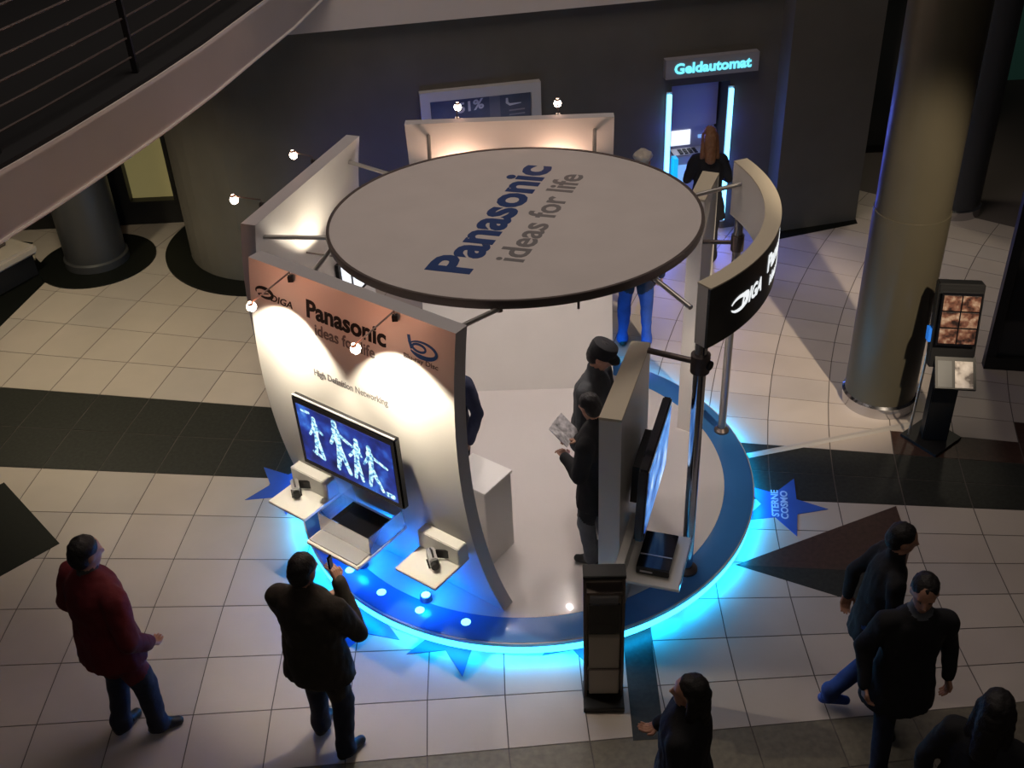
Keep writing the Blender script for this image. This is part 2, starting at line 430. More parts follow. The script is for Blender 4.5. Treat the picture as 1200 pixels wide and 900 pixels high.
# wall with the lit shop window behind the left columns
WY = 13.45
for x0, x1, z0, z1 in ((-11, -4.95, 0, 3.36), (-4.32, -2.2, 0, 3.36), (-4.95, -4.32, 0, 0.32), (-4.95, -4.32, 2.2, 3.36)):
    b.box(x0, x1, WY, WY + 0.25, z0, z1)
struct(b.build('wall_shop', M_BLACK))
w = MB(); w.box(-4.95, -4.32, WY + 0.12, WY + 0.14, 0.32, 2.2)
w1 = struct(w.build('window_1', M_YELLOWWIN))
f = MB()
for x0, x1, z0, z1 in ((-4.97, -4.92, 0.30, 2.24), (-4.34, -4.29, 0.30, 2.24), (-4.92, -4.34, 0.30, 0.34), (-4.92, -4.34, 2.16, 2.24)):
    f.box(x0, x1, WY - 0.03, WY + 0.1, z0, z1)
f.build('window_frame', M_BLACK, w1)
# green shop and dark shutters far right
b = MB(); b.box(2.5, 10, 17.2, 17.4, 0, 5.5); struct(b.build('wall_green', M_GREEN))
def cupboard(x0, x1, y, z1, lab):
    t = thing('shop_cabinet', lab, 'cabinet', ((x0 + x1) / 2, y, 0))
    MB().box(x0, x1, y, y + 0.5, 0, z1).build('body', M_BLACK, t)
    for k in range(2):
        xa = x0 + 0.03 + k * (x1 - x0) / 2
        d = MB().box(xa, xa + (x1 - x0) / 2 - 0.06, y - 0.03, y, 0.12, z1 - 0.06).build('door', M_GLASS, t)
        MB().box(xa + 0.04 + 0.5 * (1 - k), xa + 0.08 + 0.5 * (1 - k), y - 0.06, y - 0.03, 0.9, 1.3).build('handle', M_ALU, d)
cupboard(5.15, 6.5, 14.6, 2.3, 'tall black glass-fronted cabinet in the shop behind the dark pillar')

# ------------------------------------------------------------------ columns
def column(name, label, c, r, z1, m, foot, group=None, seam=None, ring=None):
    t = thing(name, label, 'column', (c[0], c[1], 0), group)
    if seam:
        MB().lathe([(r * 1.0, 0.09), (r * 1.0, seam), (r * 0.96, seam), (0.01, seam)], c, 48).build('lower_cladding', m, t, smooth=True)
        MB().lathe([(r * 0.97, seam - 0.02), (r * 0.97, z1), (0.01, z1)], c, 48).build('upper_cladding', m, t, smooth=True)
    else:
        MB().lathe([(r, 0.09), (r, z1), (0.01, z1)], c, 48).build('shaft', m, t, smooth=True)
    MB().lathe([(0.01, 0), (r * 1.07, 0), (r * 1.07, 0.11), (r * 1.0, 0.13)], c, 48).build('foot_ring', foot, t, smooth=True)
    if ring:
        MB().lathe([(r * 1.07, 0), (ring, 0.0), (ring, 0.02), (r * 1.07, 0.02)], c, 48).build('base_slab', M_BLACKSTONE, t, smooth=True)
    return t
column('round_column', 'thick beige metal-clad round column beside the picture kiosk', (3.59, 8.68), 0.33, 5.5, M_COLUMN, M_CHROME, seam=2.05)
column('round_column', 'dark round column on a black disc under the gallery', (-5.16, 12.45), 0.37, 3.36, M_COLUMN_D, M_COLUMN_D, ring=0.72)
column('round_column', 'dark round column behind the black glass partition', (5.75, 12.7), 0.33, 5.5, M_COLUMN_D, M_CHROME)
# black glass partition at the right edge
gp = thing('glass_partition', 'black framed glass partition standing at the right edge of the hall', 'partition', (5.6, 9.2, 0))
gA = V((4.80, 9.15, 0)); gB = V((6.6, 8.75, 0)); gd = (gB - gA).normalized(); gn = V((-gd.y, gd.x, 0))
def gbox(u0, u1, z0, z1, th, nm, m):
    c = gA + gd * ((u0 + u1) / 2); c.z = (z0 + z1) / 2
    return MB().obox(c, gd, gn, V((0, 0, 1)), (u1 - u0) / 2, th, (z1 - z0) / 2).build(nm, m, gp)
for u in (0.0, 0.92): gbox(u, u + 0.09, 0, 3.4, 0.05, 'mullion', M_BLACK)
gbox(0, 1.9, 0, 0.14, 0.055, 'bottom_rail', M_BLACK); gbox(0, 1.9, 3.3, 3.42, 0.055, 'top_rail', M_BLACK)
gbox(0.09, 0.92, 0.14, 3.3, 0.012, 'pane', M_GLASS); gbox(1.01, 1.9, 0.14, 3.3, 0.012, 'pane', M_GLASS)
gbox(0.30, 0.315, 0.9, 2.6, 0.045, 'handle', M_ALU_D)

# ------------------------------------------------------------------ cash machine, its sign, poster on the wall
def wbox(x0, x1, z0, z1, o0, o1):
    a = wp(x0, o0); c = wp(x1, o1)
    m = (wp(x0, (o0 + o1) / 2) + wp(x1, (o0 + o1) / 2)) / 2; m.z = (z0 + z1) / 2
    return MB().obox(m, WD, WN, V((0, 0, 1)), (x1 - x0) / 2 / WD.x, abs(o1 - o0) / 2, (z1 - z0) / 2)
atm = thing('cash_machine', 'cash machine in a niche between two glowing blue tubes', 'cash machine', wp(2.38, -0.2))
wbox(2.06, 2.70, 0.0, 0.98, -0.44, -0.10).build('body', M_ATM, atm)
wbox(2.06, 2.70, 1.28, 1.86, -0.44, -0.30).build('upper_panel', M_ATM, atm)
wbox(2.06, 2.70, 0.98, 1.28, -0.44, -0.36).build('screen_panel', M_ATM, atm)
wbox(2.16, 2.40, 1.03, 1.22, -0.36, -0.345).build('screen', M_SCREEN_W, atm)
wbox(2.50, 2.66, 1.10, 1.14, -0.36, -0.345).build('card_slot', M_SCREEN_B, atm)
kp = wbox(2.14, 2.62, 0.98, 1.0, -0.34, -0.12).build('keypad_shelf', M_SILVER, atm)
for i in range(4):
    for j in range(3):
        wbox(2.22 + i * 0.06, 2.26 + i * 0.06, 1.0, 1.012, -0.28 + j * 0.05, -0.245 + j * 0.05).build('key', M_BLACK, kp)
wbox(2.14, 2.36, 0.66, 0.88, -0.10, -0.085).build('lit_label', M_SCREEN_B, atm)
wbox(2.085, 2.14, 0.05, 1.02, -0.08, 0.03).build('side_light', M_CYANPANEL, atm)
for x in (2.0, 2.745):
    lt = thing('neon_tube', 'glowing pale blue vertical light tube at the ' + ('left' if x < 2.3 else 'right') + ' jamb of the cash machine niche', 'light', wp(x, 0.03))
    wbox(x - 0.035, x + 0.035, 0.10, 1.86, 0.0, 0.012).build('mount', M_SILVER, lt)
    wbox(x - 0.024, x + 0.024, 0.14, 1.83, 0.012, 0.045).build('tube', M_TUBE, lt)
    attach_light(light('tube_glow', 'AREA', wp(x, 0.06, 1.0), 9, (0.10, 0.12, 1.0), wp(x, 1.0, 1.0), (0.05, 1.6)), lt)
    for zz in (0.4, 0.9, 1.4):
        attach_light(light('tube_halo', 'POINT', wp(x, 0.16, zz), 1.3, (0.08, 0.10, 1.0), None, 0.05), lt)
sg = thing('cash_sign', 'grey wall sign with lit cyan word above the cash machine', 'sign', wp(2.45, 0.05, 2.04))
wbox(1.92, 3.02, 2.04, 2.265, 0.0, 0.10).build('sign_box', M_SIGNGREY, sg)
text('lettering', 'Geldautomat', 0.92, 0.115, lambda x, y, t: wp(2.02 + x * WD.x, 0.10 + t, 2.10 + y), M_GELD, sg, bold=0.03, thick=0.01)
ps = thing('framed_poster', 'aluminium framed poster hanging on the dark wall behind the stand', 'poster', wp(-0.2, 0.03, 1.0))
for x0, x1, z0, z1 in ((-0.88, 0.48, 2.06, 2.17), (-0.88, 0.48, 0.60, 0.71), (-0.88, -0.77, 0.71, 2.06), (0.37, 0.48, 0.71, 2.06)):
    wbox(x0, x1, z0, z1, 0.0, 0.09).build('frame_bar', M_FRAME, ps)
wbox(-0.77, 0.37, 0.71, 2.06, 0.0, 0.03).build('print', M_POSTER, ps)
wbox(-0.10, 0.02, 0.71, 2.06, 0.03, 0.033).build('print_stripe', mat('poster_stripe', (0.20, 0.20, 0.24), 0.5), ps)
text('print_number', '51%', 0.30, 0.11, lambda x, y, t: wp(-0.46 + x * WD.x, 0.03 + t, 1.88 + y + x * 0.12), mat('print_white', (0.75, 0.75, 0.8), 0.5), ps, bold=0.03, thick=0.004)

# ================================================================== ROUND STAGE
ZS = 0.13
st = thing('exhibition_stage', 'round white exhibition platform with a blue ring and glowing cyan rim', 'platform', (C.x, C.y, 0))
N = 128
MB().lathe([(0.001, 0.02), (1.94, 0.02), (1.94, 0.095)], C, N).build('plinth', M_BLACK, st, smooth=True)
MB().lathe([(0.001, ZS), (1.752, ZS), (1.752, 0.10), (0.001, 0.10)], C, N).build('white_deck', M_STAGE, st, smooth=True)
MB().lathe([(1.754, 0.10), (1.754, ZS), (1.985, ZS), (2.0, ZS - 0.006), (2.0, 0.092), (1.754, 0.092)], C, N).build('blue_ring', M_RING, st, smooth=True)
MB().lathe([(2.0, ZS - 0.008), (2.012, ZS - 0.010), (2.012, 0.088), (2.0, 0.086)], C, N).build('edge_trim', M_EDGE, st, smooth=True)
MB().lathe([(1.95, 0.010), (2.004, 0.010), (2.004, 0.084), (1.95, 0.084)], C, N).build('led_strip', M_LED, st, smooth=True)
# area lights added around the rim: the strip's own throw onto the floor
for k in range(16):
    a = 2 * PI * k / 16
    p = V((C.x + 2.03 * math.cos(a), C.y + 2.03 * math.sin(a), 0.075))
    out = V((math.cos(a), math.sin(a), -1.3))
    attach_light(light('strip_glow', 'AREA', p, 3.4, (0.0, 0.42, 1.0), p + out, (0.75, 0.05)), st)
for px, py in ((410, 668), (447, 694), (492, 715), (546, 729)):
    p = at(px, py, ZS)
    sp = MB().lathe([(0.001, ZS + 0.004), (0.030, ZS + 0.004), (0.038, ZS + 0.001)], p, 20).build('floor_spot', mat('floor_spot_lens', (0.3, 0.7, 0.9), 0.3, emit=(0.25, 0.75, 1.0), estr=2.2), st)

# ------------------------------------------------------------------ curved panels
ZT = 2.82
def off(z): return -0.115 * ((z - 1.95) ** 2 - (ZT - 1.95) ** 2)
class Panel:
    def __init__(s, A, B, n_hint, th):
        s.A = V((*A, 0)); s.B = V((*B, 0)); s.d = (s.B - s.A).normalized(); s.L = (s.B - s.A).length
        n = V((s.d.y, -s.d.x, 0)); s.n = n if n.dot(V((*n_hint, 0))) > 0 else -n; s.th = th
    def p(s, u, z, out=0.0):
        q = s.A + s.d * u + s.n * (off(z) + out); return V((q.x, q.y, z))
    def body(s, u0=None, u1=None, z0=ZS, z1=ZT):
        u0 = 0 if u0 is None else u0; u1 = s.L if u1 is None else u1
        b = MB(); K = 22; flip = s.d.cross(V((0, 0, 1))).dot(s.n) > 0
        vs = []
        for i in range(K + 1):
            z = z0 + (z1 - z0) * i / K
            vs += [s.p(u0, z), s.p(u1, z), s.p(u1, z, -s.th), s.p(u0, z, -s.th)]
        fs = []; ms = []
        for i in range(K):
            for e in range(4):
                f = (i * 4 + e, i * 4 + (e + 1) % 4, i * 4 + 4 + (e + 1) % 4, i * 4 + 4 + e)
                fs.append(f if flip else f[::-1]); ms.append(0 if e in (0, 2) else 1)
        fs.append((0, 3, 2, 1) if flip else (0, 1, 2, 3)); ms.append(1)
        t = (K * 4, K * 4 + 1, K * 4 + 2, K * 4 + 3); fs.append(t if flip else t[::-1]); ms.append(1)
        b.v = vs; b.f = fs; b.m = ms
        return b
FP = Panel((-1.8113, 6.9100), (-0.3319, 5.7497), (-1, -1), 0.115)
LP = Panel((-1.960, 7.450), (-1.329, 9.103), (-1, 0.2), 0.125)
BP = Panel((-0.830, 9.376), (1.018, 9.309), (0, 1), 0.10)

fp = thing('front_panel', 'curved white wall panel with black lettering carrying the flat television', 'display wall', FP.p(FP.L / 2, ZS, -0.05))
FP.body().build('panel_body', [M_WHITE, M_EDGE], fp, smooth=True)
mapF = lambda u0, z0, slope=0.0: (lambda x, y, t: FP.p(u0 + x, z0 + y + x * slope, 0.001 + t))
text('brand_lettering', 'Panasonic', 0.735, 0.125, mapF(0.572, 2.545, 0.0), M_BLACKTXT, fp, bold=0.034)
text('slogan_lettering', 'ideas for life', 0.56, 0.085, mapF(0.645, 2.425), M_GREYTXT, fp, bold=0.02)
text('slogan_lettering', 'High Definition Networking', 0.70, 0.052, mapF(0.594, 2.085), M_GREYTXT, fp, bold=0.015)
text('logo_lettering', 'DIGA', 0.22, 0.05, mapF(0.215, 2.555), M_BLACKTXT, fp, bold=0.02, shear=0.2)
def ribbon(pts, w, mapf, m, nm, parent):
    """flat brush stroke of varying width through 2D points"""
    b = MB(); L = []; R = []
    for i, (x, y) in enumerate(pts):
        a = pts[max(i - 1, 0)]; c = pts[min(i + 1, len(pts) - 1)]
        d = math.atan2(c[1] - a[1], c[0] - a[0]); ww = w[i] if isinstance(w, list) else w
        L.append((x - math.sin(d) * ww, y + math.cos(d) * ww)); R.append((x + math.sin(d) * ww, y - math.cos(d) * ww))
    n = len(pts)
    for t in (0.0025, 0.0005):
        b.v += [V(mapf(x, y, t)) for x, y in L] + [V(mapf(x, y, t)) for x, y in R]
    for i in range(n - 1):
        b.f += [(i, n + i, n + i + 1, i + 1), (i, i + 1, 2 * n + i + 1, 2 * n + i), (n + i + 1, n + i, 3 * n + i, 3 * n + i + 1)]; b.m += [0, 0, 0]
    return b.build(nm, m, parent)
arc = lambda cx, cy, rx, ry, a0, a1, n=18: [(cx + rx * math.cos(math.radians(a0 + (a1 - a0) * k / n)), cy + ry * math.sin(math.radians(a0 + (a1 - a0) * k / n))) for k in range(n + 1)]
ribbon(arc(0.15, 2.595, 0.085, 0.035, 200, -140), [0.004 + 0.010 * abs(math.sin(k / 18 * PI)) for k in range(19)], mapF(0, 0), M_BLACKTXT, 'logo_swoosh', fp)
ribbon([(0.09, 2.575), (0.2, 2.60)], 0.004, mapF(0, 0), M_BLACKTXT, 'logo_swoosh', fp)
# disc logo: a stem and a ring stroke
ribbon([(1.50, 2.70), (1.51, 2.655), (1.53, 2.61)], 0.012, mapF(0, 0), M_BLUETXT, 'disc_logo', fp)
ribbon(arc(1.62, 2.625, 0.115, 0.052, 150, -150, 24), [0.004 + 0.014 * (k / 24) * (1 if k < 20 else (24 - k) / 4) for k in range(25)], mapF(0, 0), M_BLUETXT, 'disc_logo', fp)
ribbon(arc(1.59, 2.63, 0.055, 0.026, 180, -180, 20), 0.008, mapF(0, 0), M_BLUETXT, 'disc_logo', fp)
text('disc_logo_lettering', 'Blu-ray Disc', 0.29, 0.035, mapF(1.46, 2.525), M_GREYTXT, fp, bold=0.015)
lp = thing('side_panel', 'curved white wall panel left of the round canopy, washed by inner light', 'display wall', LP.p(LP.L / 2, ZS, -0.05))
LP.body().build('panel_body', [M_WHITE, M_EDGE], lp, smooth=True)
bpn = thing('rear_panel', 'curved white wall panel at the rear with pinkish rays of light', 'display wall', BP.p(BP.L / 2, ZS, -0.05))
BP.body().build('panel_body', [M_WHITE, M_EDGE], bpn, smooth=True)
def slab_wall(name, label, poly, z1):
    cx = sum(p[0] for p in poly) / 4; cy = sum(p[1] for p in poly) / 4
    t = thing(name, label, 'display wall', (cx, cy, ZS))
    MB().prism(poly, ZS, z1 - 0.02).build('panel_body', M_WHITE, t)
    g = [(cx + (p[0] - cx) * 1.004, cy + (p[1] - cy) * 1.004) for p in poly]
    MB().prism(g, z1 - 0.02, z1).build('top_cap', M_CREAM, t)
    return t
Z1 = 2.10
lw = slab_wall('low_panel', 'low cream wall panel carrying the sideways television behind the brochure stand', [(0.56, 5.78), (0.705, 5.735), (1.015, 6.65), (0.88, 6.69)], Z1)
rw = slab_wall('narrow_panel', 'narrow cream wall panel between the canopy and the curved sign', [(1.53, 8.20), (1.64, 8.12), (1.85, 8.63), (1.72, 8.69)], 2.5)

# ------------------------------------------------------------------ canopy with rods
ZC = 2.65; CC = V((0.085, 7.66, 0)); RC = 1.44
def cz(p): return V((p.x, p.y, p.z + 0.035 + 0.045 * (CC.y - p.y)))   # the disc hangs slightly tilted
def tilt(o):
    for v in o.data.vertices: v.co = cz(v.co + ORIGIN[o]) - ORIGIN[o]
    o.data.update(); return o
cn = thing('round_canopy', 'grey round canopy disc with large navy lettering on top', 'canopy', (CC.x, CC.y, ZC))
disc_ = MB().lathe([(0.001, ZC), (RC - 0.02, ZC), (RC - 0.02, ZC - 0.03), (0.001, ZC - 0.03)], CC, 96).build('disc', M_CANOPY, cn, smooth=True)
rim_ = MB().lathe([(RC - 0.022, ZC + 0.008), (RC, ZC + 0.008), (RC + 0.006, ZC - 0.02), (RC, ZC - 0.055), (RC - 0.022, ZC - 0.055), (RC - 0.022, ZC + 0.008)], CC, 96).build('rim', M_ALU_D, cn, smooth=True)
tilt(disc_); tilt(rim_)
bd = V((0.335, 0.942, 0)); bu = V((-0.942, 0.335, 0))
tb = V((-0.27, 6.66, 0))
text('brand_lettering', 'Panasonic', 2.07, 0.315, lambda x, y, t: cz(V((*(tb + bd * x + bu * y)[:2], ZC + t))), M_NAVY, cn, bold=0.034)
tb2 = V((0.115, 6.80, 0))
text('slogan_lettering', 'ideas for life', 1.68, 0.215, lambda x, y, t: cz(V((*(tb2 + bd * x + bu * y)[:2], ZC + t))), M_GREYTXT, cn, bold=0.02)
rods = [((-0.05, 6.34), FP.p(1.72, 2.72, -0.10)), ((1.03, 6.57), V((1.215, 6.25, 2.62))), ((1.45, 7.96), V((1.93, 8.06, 2.66))),
        ((-0.68, 9.0), BP.p(0.20, 2.70, -0.09)), ((0.80, 8.86), BP.p(1.68, 2.70, -0.09)), ((-0.96, 8.81), LP.p(1.58, 2.66, -0.11)),
        ((-1.32, 7.53), LP.p(0.12, 2.66, -0.11)), ((-1.27, 7.35), FP.p(0.42, 2.66, -0.10)), ((0.45, 6.30), V((0.66, 5.86, 2.10)))]
for (a, e) in rods[:8]:
    a3 = V((a[0], a[1], 0)); a3 = CC + (a3 - CC).normalized() * (RC - 0.03); a3.z = ZC - 0.065; a3 = cz(a3)
    r = MB().tube([a3, e], 0.018, 10).build('support_rod', M_ALU, cn, smooth=True)
    MB().tube([a3 + V((0, 0, 0.05)), a3 - V((0, 0, 0.02))], 0.024, 10).build('rod_clamp', M_ALU_D, r)
# thin wire hanging from the rim
MB().tube([cz(V((0.47, 6.30, ZC - 0.05))), cz(V((0.47, 6.30, ZC - 0.12)))], 0.01, 6).build('rim_hook', M_ALU_D, cn)

# ------------------------------------------------------------------ curved sign on poles
SC = V((0.28, 7.64, 0)); SR0, SR1 = 1.68, 1.795; SZ0, SZ1 = 2.33, 2.80
sn = thing('curved_sign', 'curved dark hanging sign with white lit logos and cream top edge', 'sign', (1.95, 7.3, SZ0))
A0, A1 = math.radians(-54.5), math.radians(19.0)
NS = 40
def sbody(prof, nm, m):
    b = MB(); b.lathe(prof, SC, NS, a0=A0, a1=A1)
    n = len(prof); b.f.append(tuple(i * (NS + 1) for i in range(n - 1))); b.m.append(0)
    b.f.append(tuple((n - 2 - i) * (NS + 1) + NS for i in range(n - 1))); b.m.append(0)
    return b.build(nm, m, sn, smooth=True)
sbody([(SR1, SZ0), (SR1, SZ1 - 0.012), (SR1 - 0.02, SZ1 - 0.012), (SR1 - 0.02, SZ0), (SR1, SZ0)], 'outer_skin', M_SIGN)
sbody([(SR0, SZ0), (SR1 - 0.021, SZ0), (SR1 - 0.021, SZ1 - 0.012), (SR0, SZ1 - 0.012), (SR0, SZ0)], 'inner_body', M_WHITE)
sbody([(SR0 - 0.003, SZ1 - 0.011), (SR1 + 0.003, SZ1 - 0.011), (SR1 + 0.003, SZ1), (SR0 - 0.003, SZ1), (SR0 - 0.003, SZ1 - 0.011)], 'top_edge', M_CREAM)
def smap(a0, z0):
    return lambda x, y, t: V((SC.x + (SR1 + 0.001 + t) * math.cos(a0 + x / SR1), SC.y + (SR1 + 0.001 + t) * math.sin(a0 + x / SR1), z0 + y))
text('logo_lettering', 'DIGA', 0.30, 0.11, smap(math.radians(-43), 2.50), M_WHITETXT, sn, bold=0.03, shear=0.25)
ribbon(arc(-0.03, 0.05, 0.10, 0.052, 160, -160), [0.004 + 0.014 * abs(math.sin(k / 18 * PI)) for k in range(19)], smap(math.radians(-43), 2.50), M_WHITETXT, 'logo_swoosh', sn)
text('brand_lettering', 'Panasonic', 0.72, 0.13, smap(math.radians(-30), 2.58), M_WHITETXT, sn, bold=0.035)
text('slogan_lettering', 'ideas for life', 0.55, 0.09, smap(math.radians(-27), 2.43), M_WHITETXT, sn, bold=0.02)
def pole(label, x, y, z1, r, m, clamp=None):
    t = thing('support_pole', label, 'pole', (x, y, ZS))
    MB().tube([(x, y, ZS), (x, y, z1)], r, 20).build('tube', m, t, smooth=True)
    MB().lathe([(0.001, ZS), (r * 1.9, ZS), (r * 1.9, ZS + 0.02), (r * 1.2, ZS + 0.045), (r, ZS + 0.045)], (x, y), 24).build('foot_flange', M_ALU_D, t, smooth=True)
    if clamp:
        MB().lathe([(r, clamp - 0.07), (r * 1.5, clamp - 0.07), (r * 1.5, clamp + 0.07), (r, clamp + 0.07)], (x, y), 24).build('clamp', M_ALU_D, t, smooth=True)
    return t
p1 = pole('dark shiny pole carrying the near end of the curved sign', 1.32, 6.33, SZ0 + 0.06, 0.046, M_CHROME, 2.12)
MB().tube([(0.98, 6.52, 2.12), (1.32, 6.33, 2.12)], 0.022, 12).build('cross_rod', M_ALU_D, p1, smooth=True)
MB().tube([(1.355, 6.31, 2.12), (1.385, 6.28, 2.12)], 0.035, 12).build('clamp_knob', M_BLACK, p1, smooth=True)
p2 = pole('grey metal pole with round foot on the blue ring under the curved sign', 1.935, 8.12, SZ0 + 0.3, 0.036, M_ALU, 2.1)
MB().tube([(1.64, 8.16, 2.1), (1.935, 8.12, 2.1)], 0.018, 12).build('cross_rod', M_ALU_D, p2, smooth=True)

# ------------------------------------------------------------------ halogen arm lamps on the panel tops
def arm_lamp(label, base, bulb, aim, group, power=60, angle=62, spill=2.0):
    t = thing('arm_spotlight', label, 'lamp', base, group)
    b = V(base); e = V(bulb); m = b + V((0, 0, 0.05))
    MB().obox(b, V((1, 0, 0)), V((0, 1, 0)), V((0, 0, 1)), 0.018, 0.018, 0.02).build('clamp', M_BLACK, t)
    MB().tube([b, m, e + V((0, 0, 0.02))], 0.006, 8).build('arm', M_ALU_D, t)
    d = (V(aim) - e).normalized()
    MB().tube([e - d * 0.035, e - d * 0.005, e + d * 0.02], [0.012, 0.028, 0.034], 16, caps=False).build('reflector', M_ALU, t, smooth=True)
    MB().sphere(e + d * 0.008, 0.034).build('bulb', M_BULB, t, smooth=True)
    if power:
        attach_light(light('spot_beam', 'SPOT', e + d * 0.04, power, (1.0, 0.88, 0.68), aim, 0.02, angle, 0.35), t)
    if spill:
        attach_light(light('reflector_spill', 'POINT', e - d * 0.05, spill, (1.0, 0.25, 0.10), None, 0.03), t)
arm_lamp('lit arm lamp clamped to the front panel above the swoosh logo', FP.p(0.445, 2.79, 0.02), FP.p(0.42, 2.74, 0.36), FP.p(0.33, 1.75), 'arm lamps of the stand', 150, 98, 3.0)
arm_lamp('lit arm lamp clamped to the front panel between brand name and disc logo', FP.p(1.397, 2.79, 0.02), FP.p(1.37, 2.74, 0.36), FP.p(1.52, 1.65), 'arm lamps of the stand', 150, 98, 3.0)
arm_lamp('lit arm lamp reaching out from the side panel at its front end', LP.p(0.35, 2.80, 0.02), LP.p(0.35, 2.83, 0.27), LP.p(0.35, 1.6, 0.0), 'arm lamps of the stand', 14, 66, 0.8)
arm_lamp('lit arm lamp reaching out from the side panel at its rear end', LP.p(1.20, 2.80, 0.02), LP.p(1.25, 2.83, 0.24), LP.p(1.20, 1.6, 0.0), 'arm lamps of the stand', 14, 66, 0.5)
arm_lamp('lit arm lamp rising behind the rear panel at its right half', BP.p(1.36, 2.80, 0.02), BP.p(1.36, 2.86, 0.20), BP.p(1.36, 1.6, 0.0), 'arm lamps of the stand', 14, 66, 0.5)
arm_lamp('lit arm lamp rising behind the rear panel in front of the framed poster', BP.p(0.46, 2.80, 0.02), BP.p(0.46, 2.86, 0.20), BP.p(0.46, 1.6, 0.0), 'arm lamps of the stand', 14, 66, 0.5)
# inner lamps that graze the rear and side panels
def inner_lamp(label, pos, aim, power, col, angle=120):
    t = thing('inner_spotlight', label, 'lamp', pos, 'lamps inside the stand')
    p = V(pos); d = (V(aim) - p).normalized()
    MB().tube([p - d * 0.06, p, p + d * 0.025], [0.014, 0.03, 0.038], 16, caps=False).build('reflector', M_ALU, t, smooth=True)
    MB().sphere(p, 0.02).build('bulb', M_BULB, t, smooth=True)
    attach_light(light('inner_beam', 'SPOT', p + d * 0.03, power, col, aim, 0.015, angle, 0.5), t)
    return t
for k, u in enumerate((0.46, 1.36)):
    q = BP.p(u, 2.30, -0.26)
    l = inner_lamp('small lamp grazing the rear panel, seen over the canopy rim, ' + ('below the framed poster' if k == 0 else 'nearer the cash machine'), q, BP.p(u, 2.75, -0.14), 9, (1.0, 0.60, 0.42), 150)
    MB().tube([q, BP.p(u, 2.30, -0.11)], 0.008, 8).build('bracket', M_ALU_D, l)
q = LP.p(0.75, 2.20, -0.42); l = inner_lamp('small lamp shining up the inner face of the side panel', q, LP.p(0.85, 2.6, -0.13), 12, (1.0, 0.86, 0.66), 130)
MB().tube([q, LP.p(0.75, 2.20, -0.13)], 0.008, 8).build('bracket', M_ALU_D, l)
# downlights fixed under the canopy that light the white deck
for k, (x, y) in enumerate(((-0.25, 7.3), (0.55, 7.3), (-0.2, 8.3), (0.5, 8.3))):
    t = thing('canopy_downlight', 'downlight under the canopy near the ' + ('front panel', 'low panel with the sideways television', 'side panel', 'rear panel')[k], 'lamp', (x, y, ZC - 0.09), 'downlights under the canopy'); dz = cz(V((x, y, 0))).z
    MB().lathe([(0.001, ZC - 0.026 + dz), (0.05, ZC - 0.026 + dz), (0.055, ZC - 0.09), (0.045, ZC - 0.09), (0.04, ZC - 0.05), (0.001, ZC - 0.05)], (x, y), 20).build('housing', M_ALU, t, smooth=True)
    MB().lathe([(0.001, ZC - 0.07), (0.038, ZC - 0.07)], (x, y), 20).build('lens', M_BULB, t)
    attach_light(light('downlight_beam', 'SPOT', (x, y, ZC - 0.10), 28, (1.0, 0.88, 0.82), (x * 1.3, y, 0), 0.03, 130, 0.7), t)

# ================================================================== TELEVISIONS, TRAYS, DEVICES
def tv(name, label, c, ax, up, w, h, screen_m, dep=0.06, strip=True):
    """c centre of the screen face, ax to the right along the screen, up, normal = ax x up"""
    ax, up = V(ax).normalized(), V(up).normalized(); n = ax.cross(up); c = V(c)
    t = thing(name, label, 'television', c - up * h / 2)
    MB().obox(c - n * dep / 2, ax, n, up, w / 2, dep / 2, h / 2, bev=0.012).build('housing', M_TVBODY, t)
    bz = 0.045
    MB().obox(c + n * 0.001, ax, n, up, w / 2 - bz, 0.003, h / 2 - bz - 0.01).build('screen', screen_m, t)
    if strip: MB().obox(c - n * 0.012 + up * (h / 2 + 0.003), ax, n, up, w / 2 - 0.01, 0.008, 0.003).build('top_strip', M_SILVER, t)
    MB().obox(c - n * (dep + 0.03), ax, n, up, w / 4, 0.05, h / 4).build('wall_mount', M_BLACK, t)
    return t, n
scr1 = emit_pattern('tv_picture_blue', [(0.30, (0.003, 0.006, 0.05)), (0.52, (0.012, 0.03, 0.26)), (0.66, (0.03, 0.12, 0.55)), (0.80, (0.2, 0.5, 0.9))], 7, 1.1, 5)
tc_ = FP.p(0.935, 1.61, 0.13); upv = V((0, 0, 1)) + FP.n * 0.02
tv1, tn = tv('flat_television', 'flat black television on the front panel showing white dancers on blue', tc_, FP.d, upv, 1.0, 0.63, scr1)
upn = upv.normalized()
def scr(x, y): return tc_ + FP.d * x + upn * y + tn * 0.006
def figure(limbs, m):
    b = MB()
    for (x0, y0, x1, y1, w0, w1) in limbs:
        d = V((x1 - x0, y1 - y0)).normalized(); q = V((-d.y, d.x))
        b.add([scr(x0 + q.x * w0, y0 + q.y * w0), scr(x0 - q.x * w0, y0 - q.y * w0), scr(x1 - q.x * w1, y1 - q.y * w1), scr(x1 + q.x * w1, y1 + q.y * w1)], [(0, 1, 2, 3)])
        for (px, py, r) in ((x0, y0, w0), (x1, y1, w1)):
            b.add([scr(px + r * math.cos(2 * PI * k / 10), py + r * math.sin(2 * PI * k / 10)) for k in range(10)], [tuple(range(10))])
    return b.build('screen_figure', m, tv1)
mfig = emit_pattern('screen_white_figures', [(0.36, (0.03, 0.12, 0.40)), (0.46, (0.25, 0.60, 0.75)), (0.56, (0.70, 0.95, 0.98))], 38, 1.2, 3)
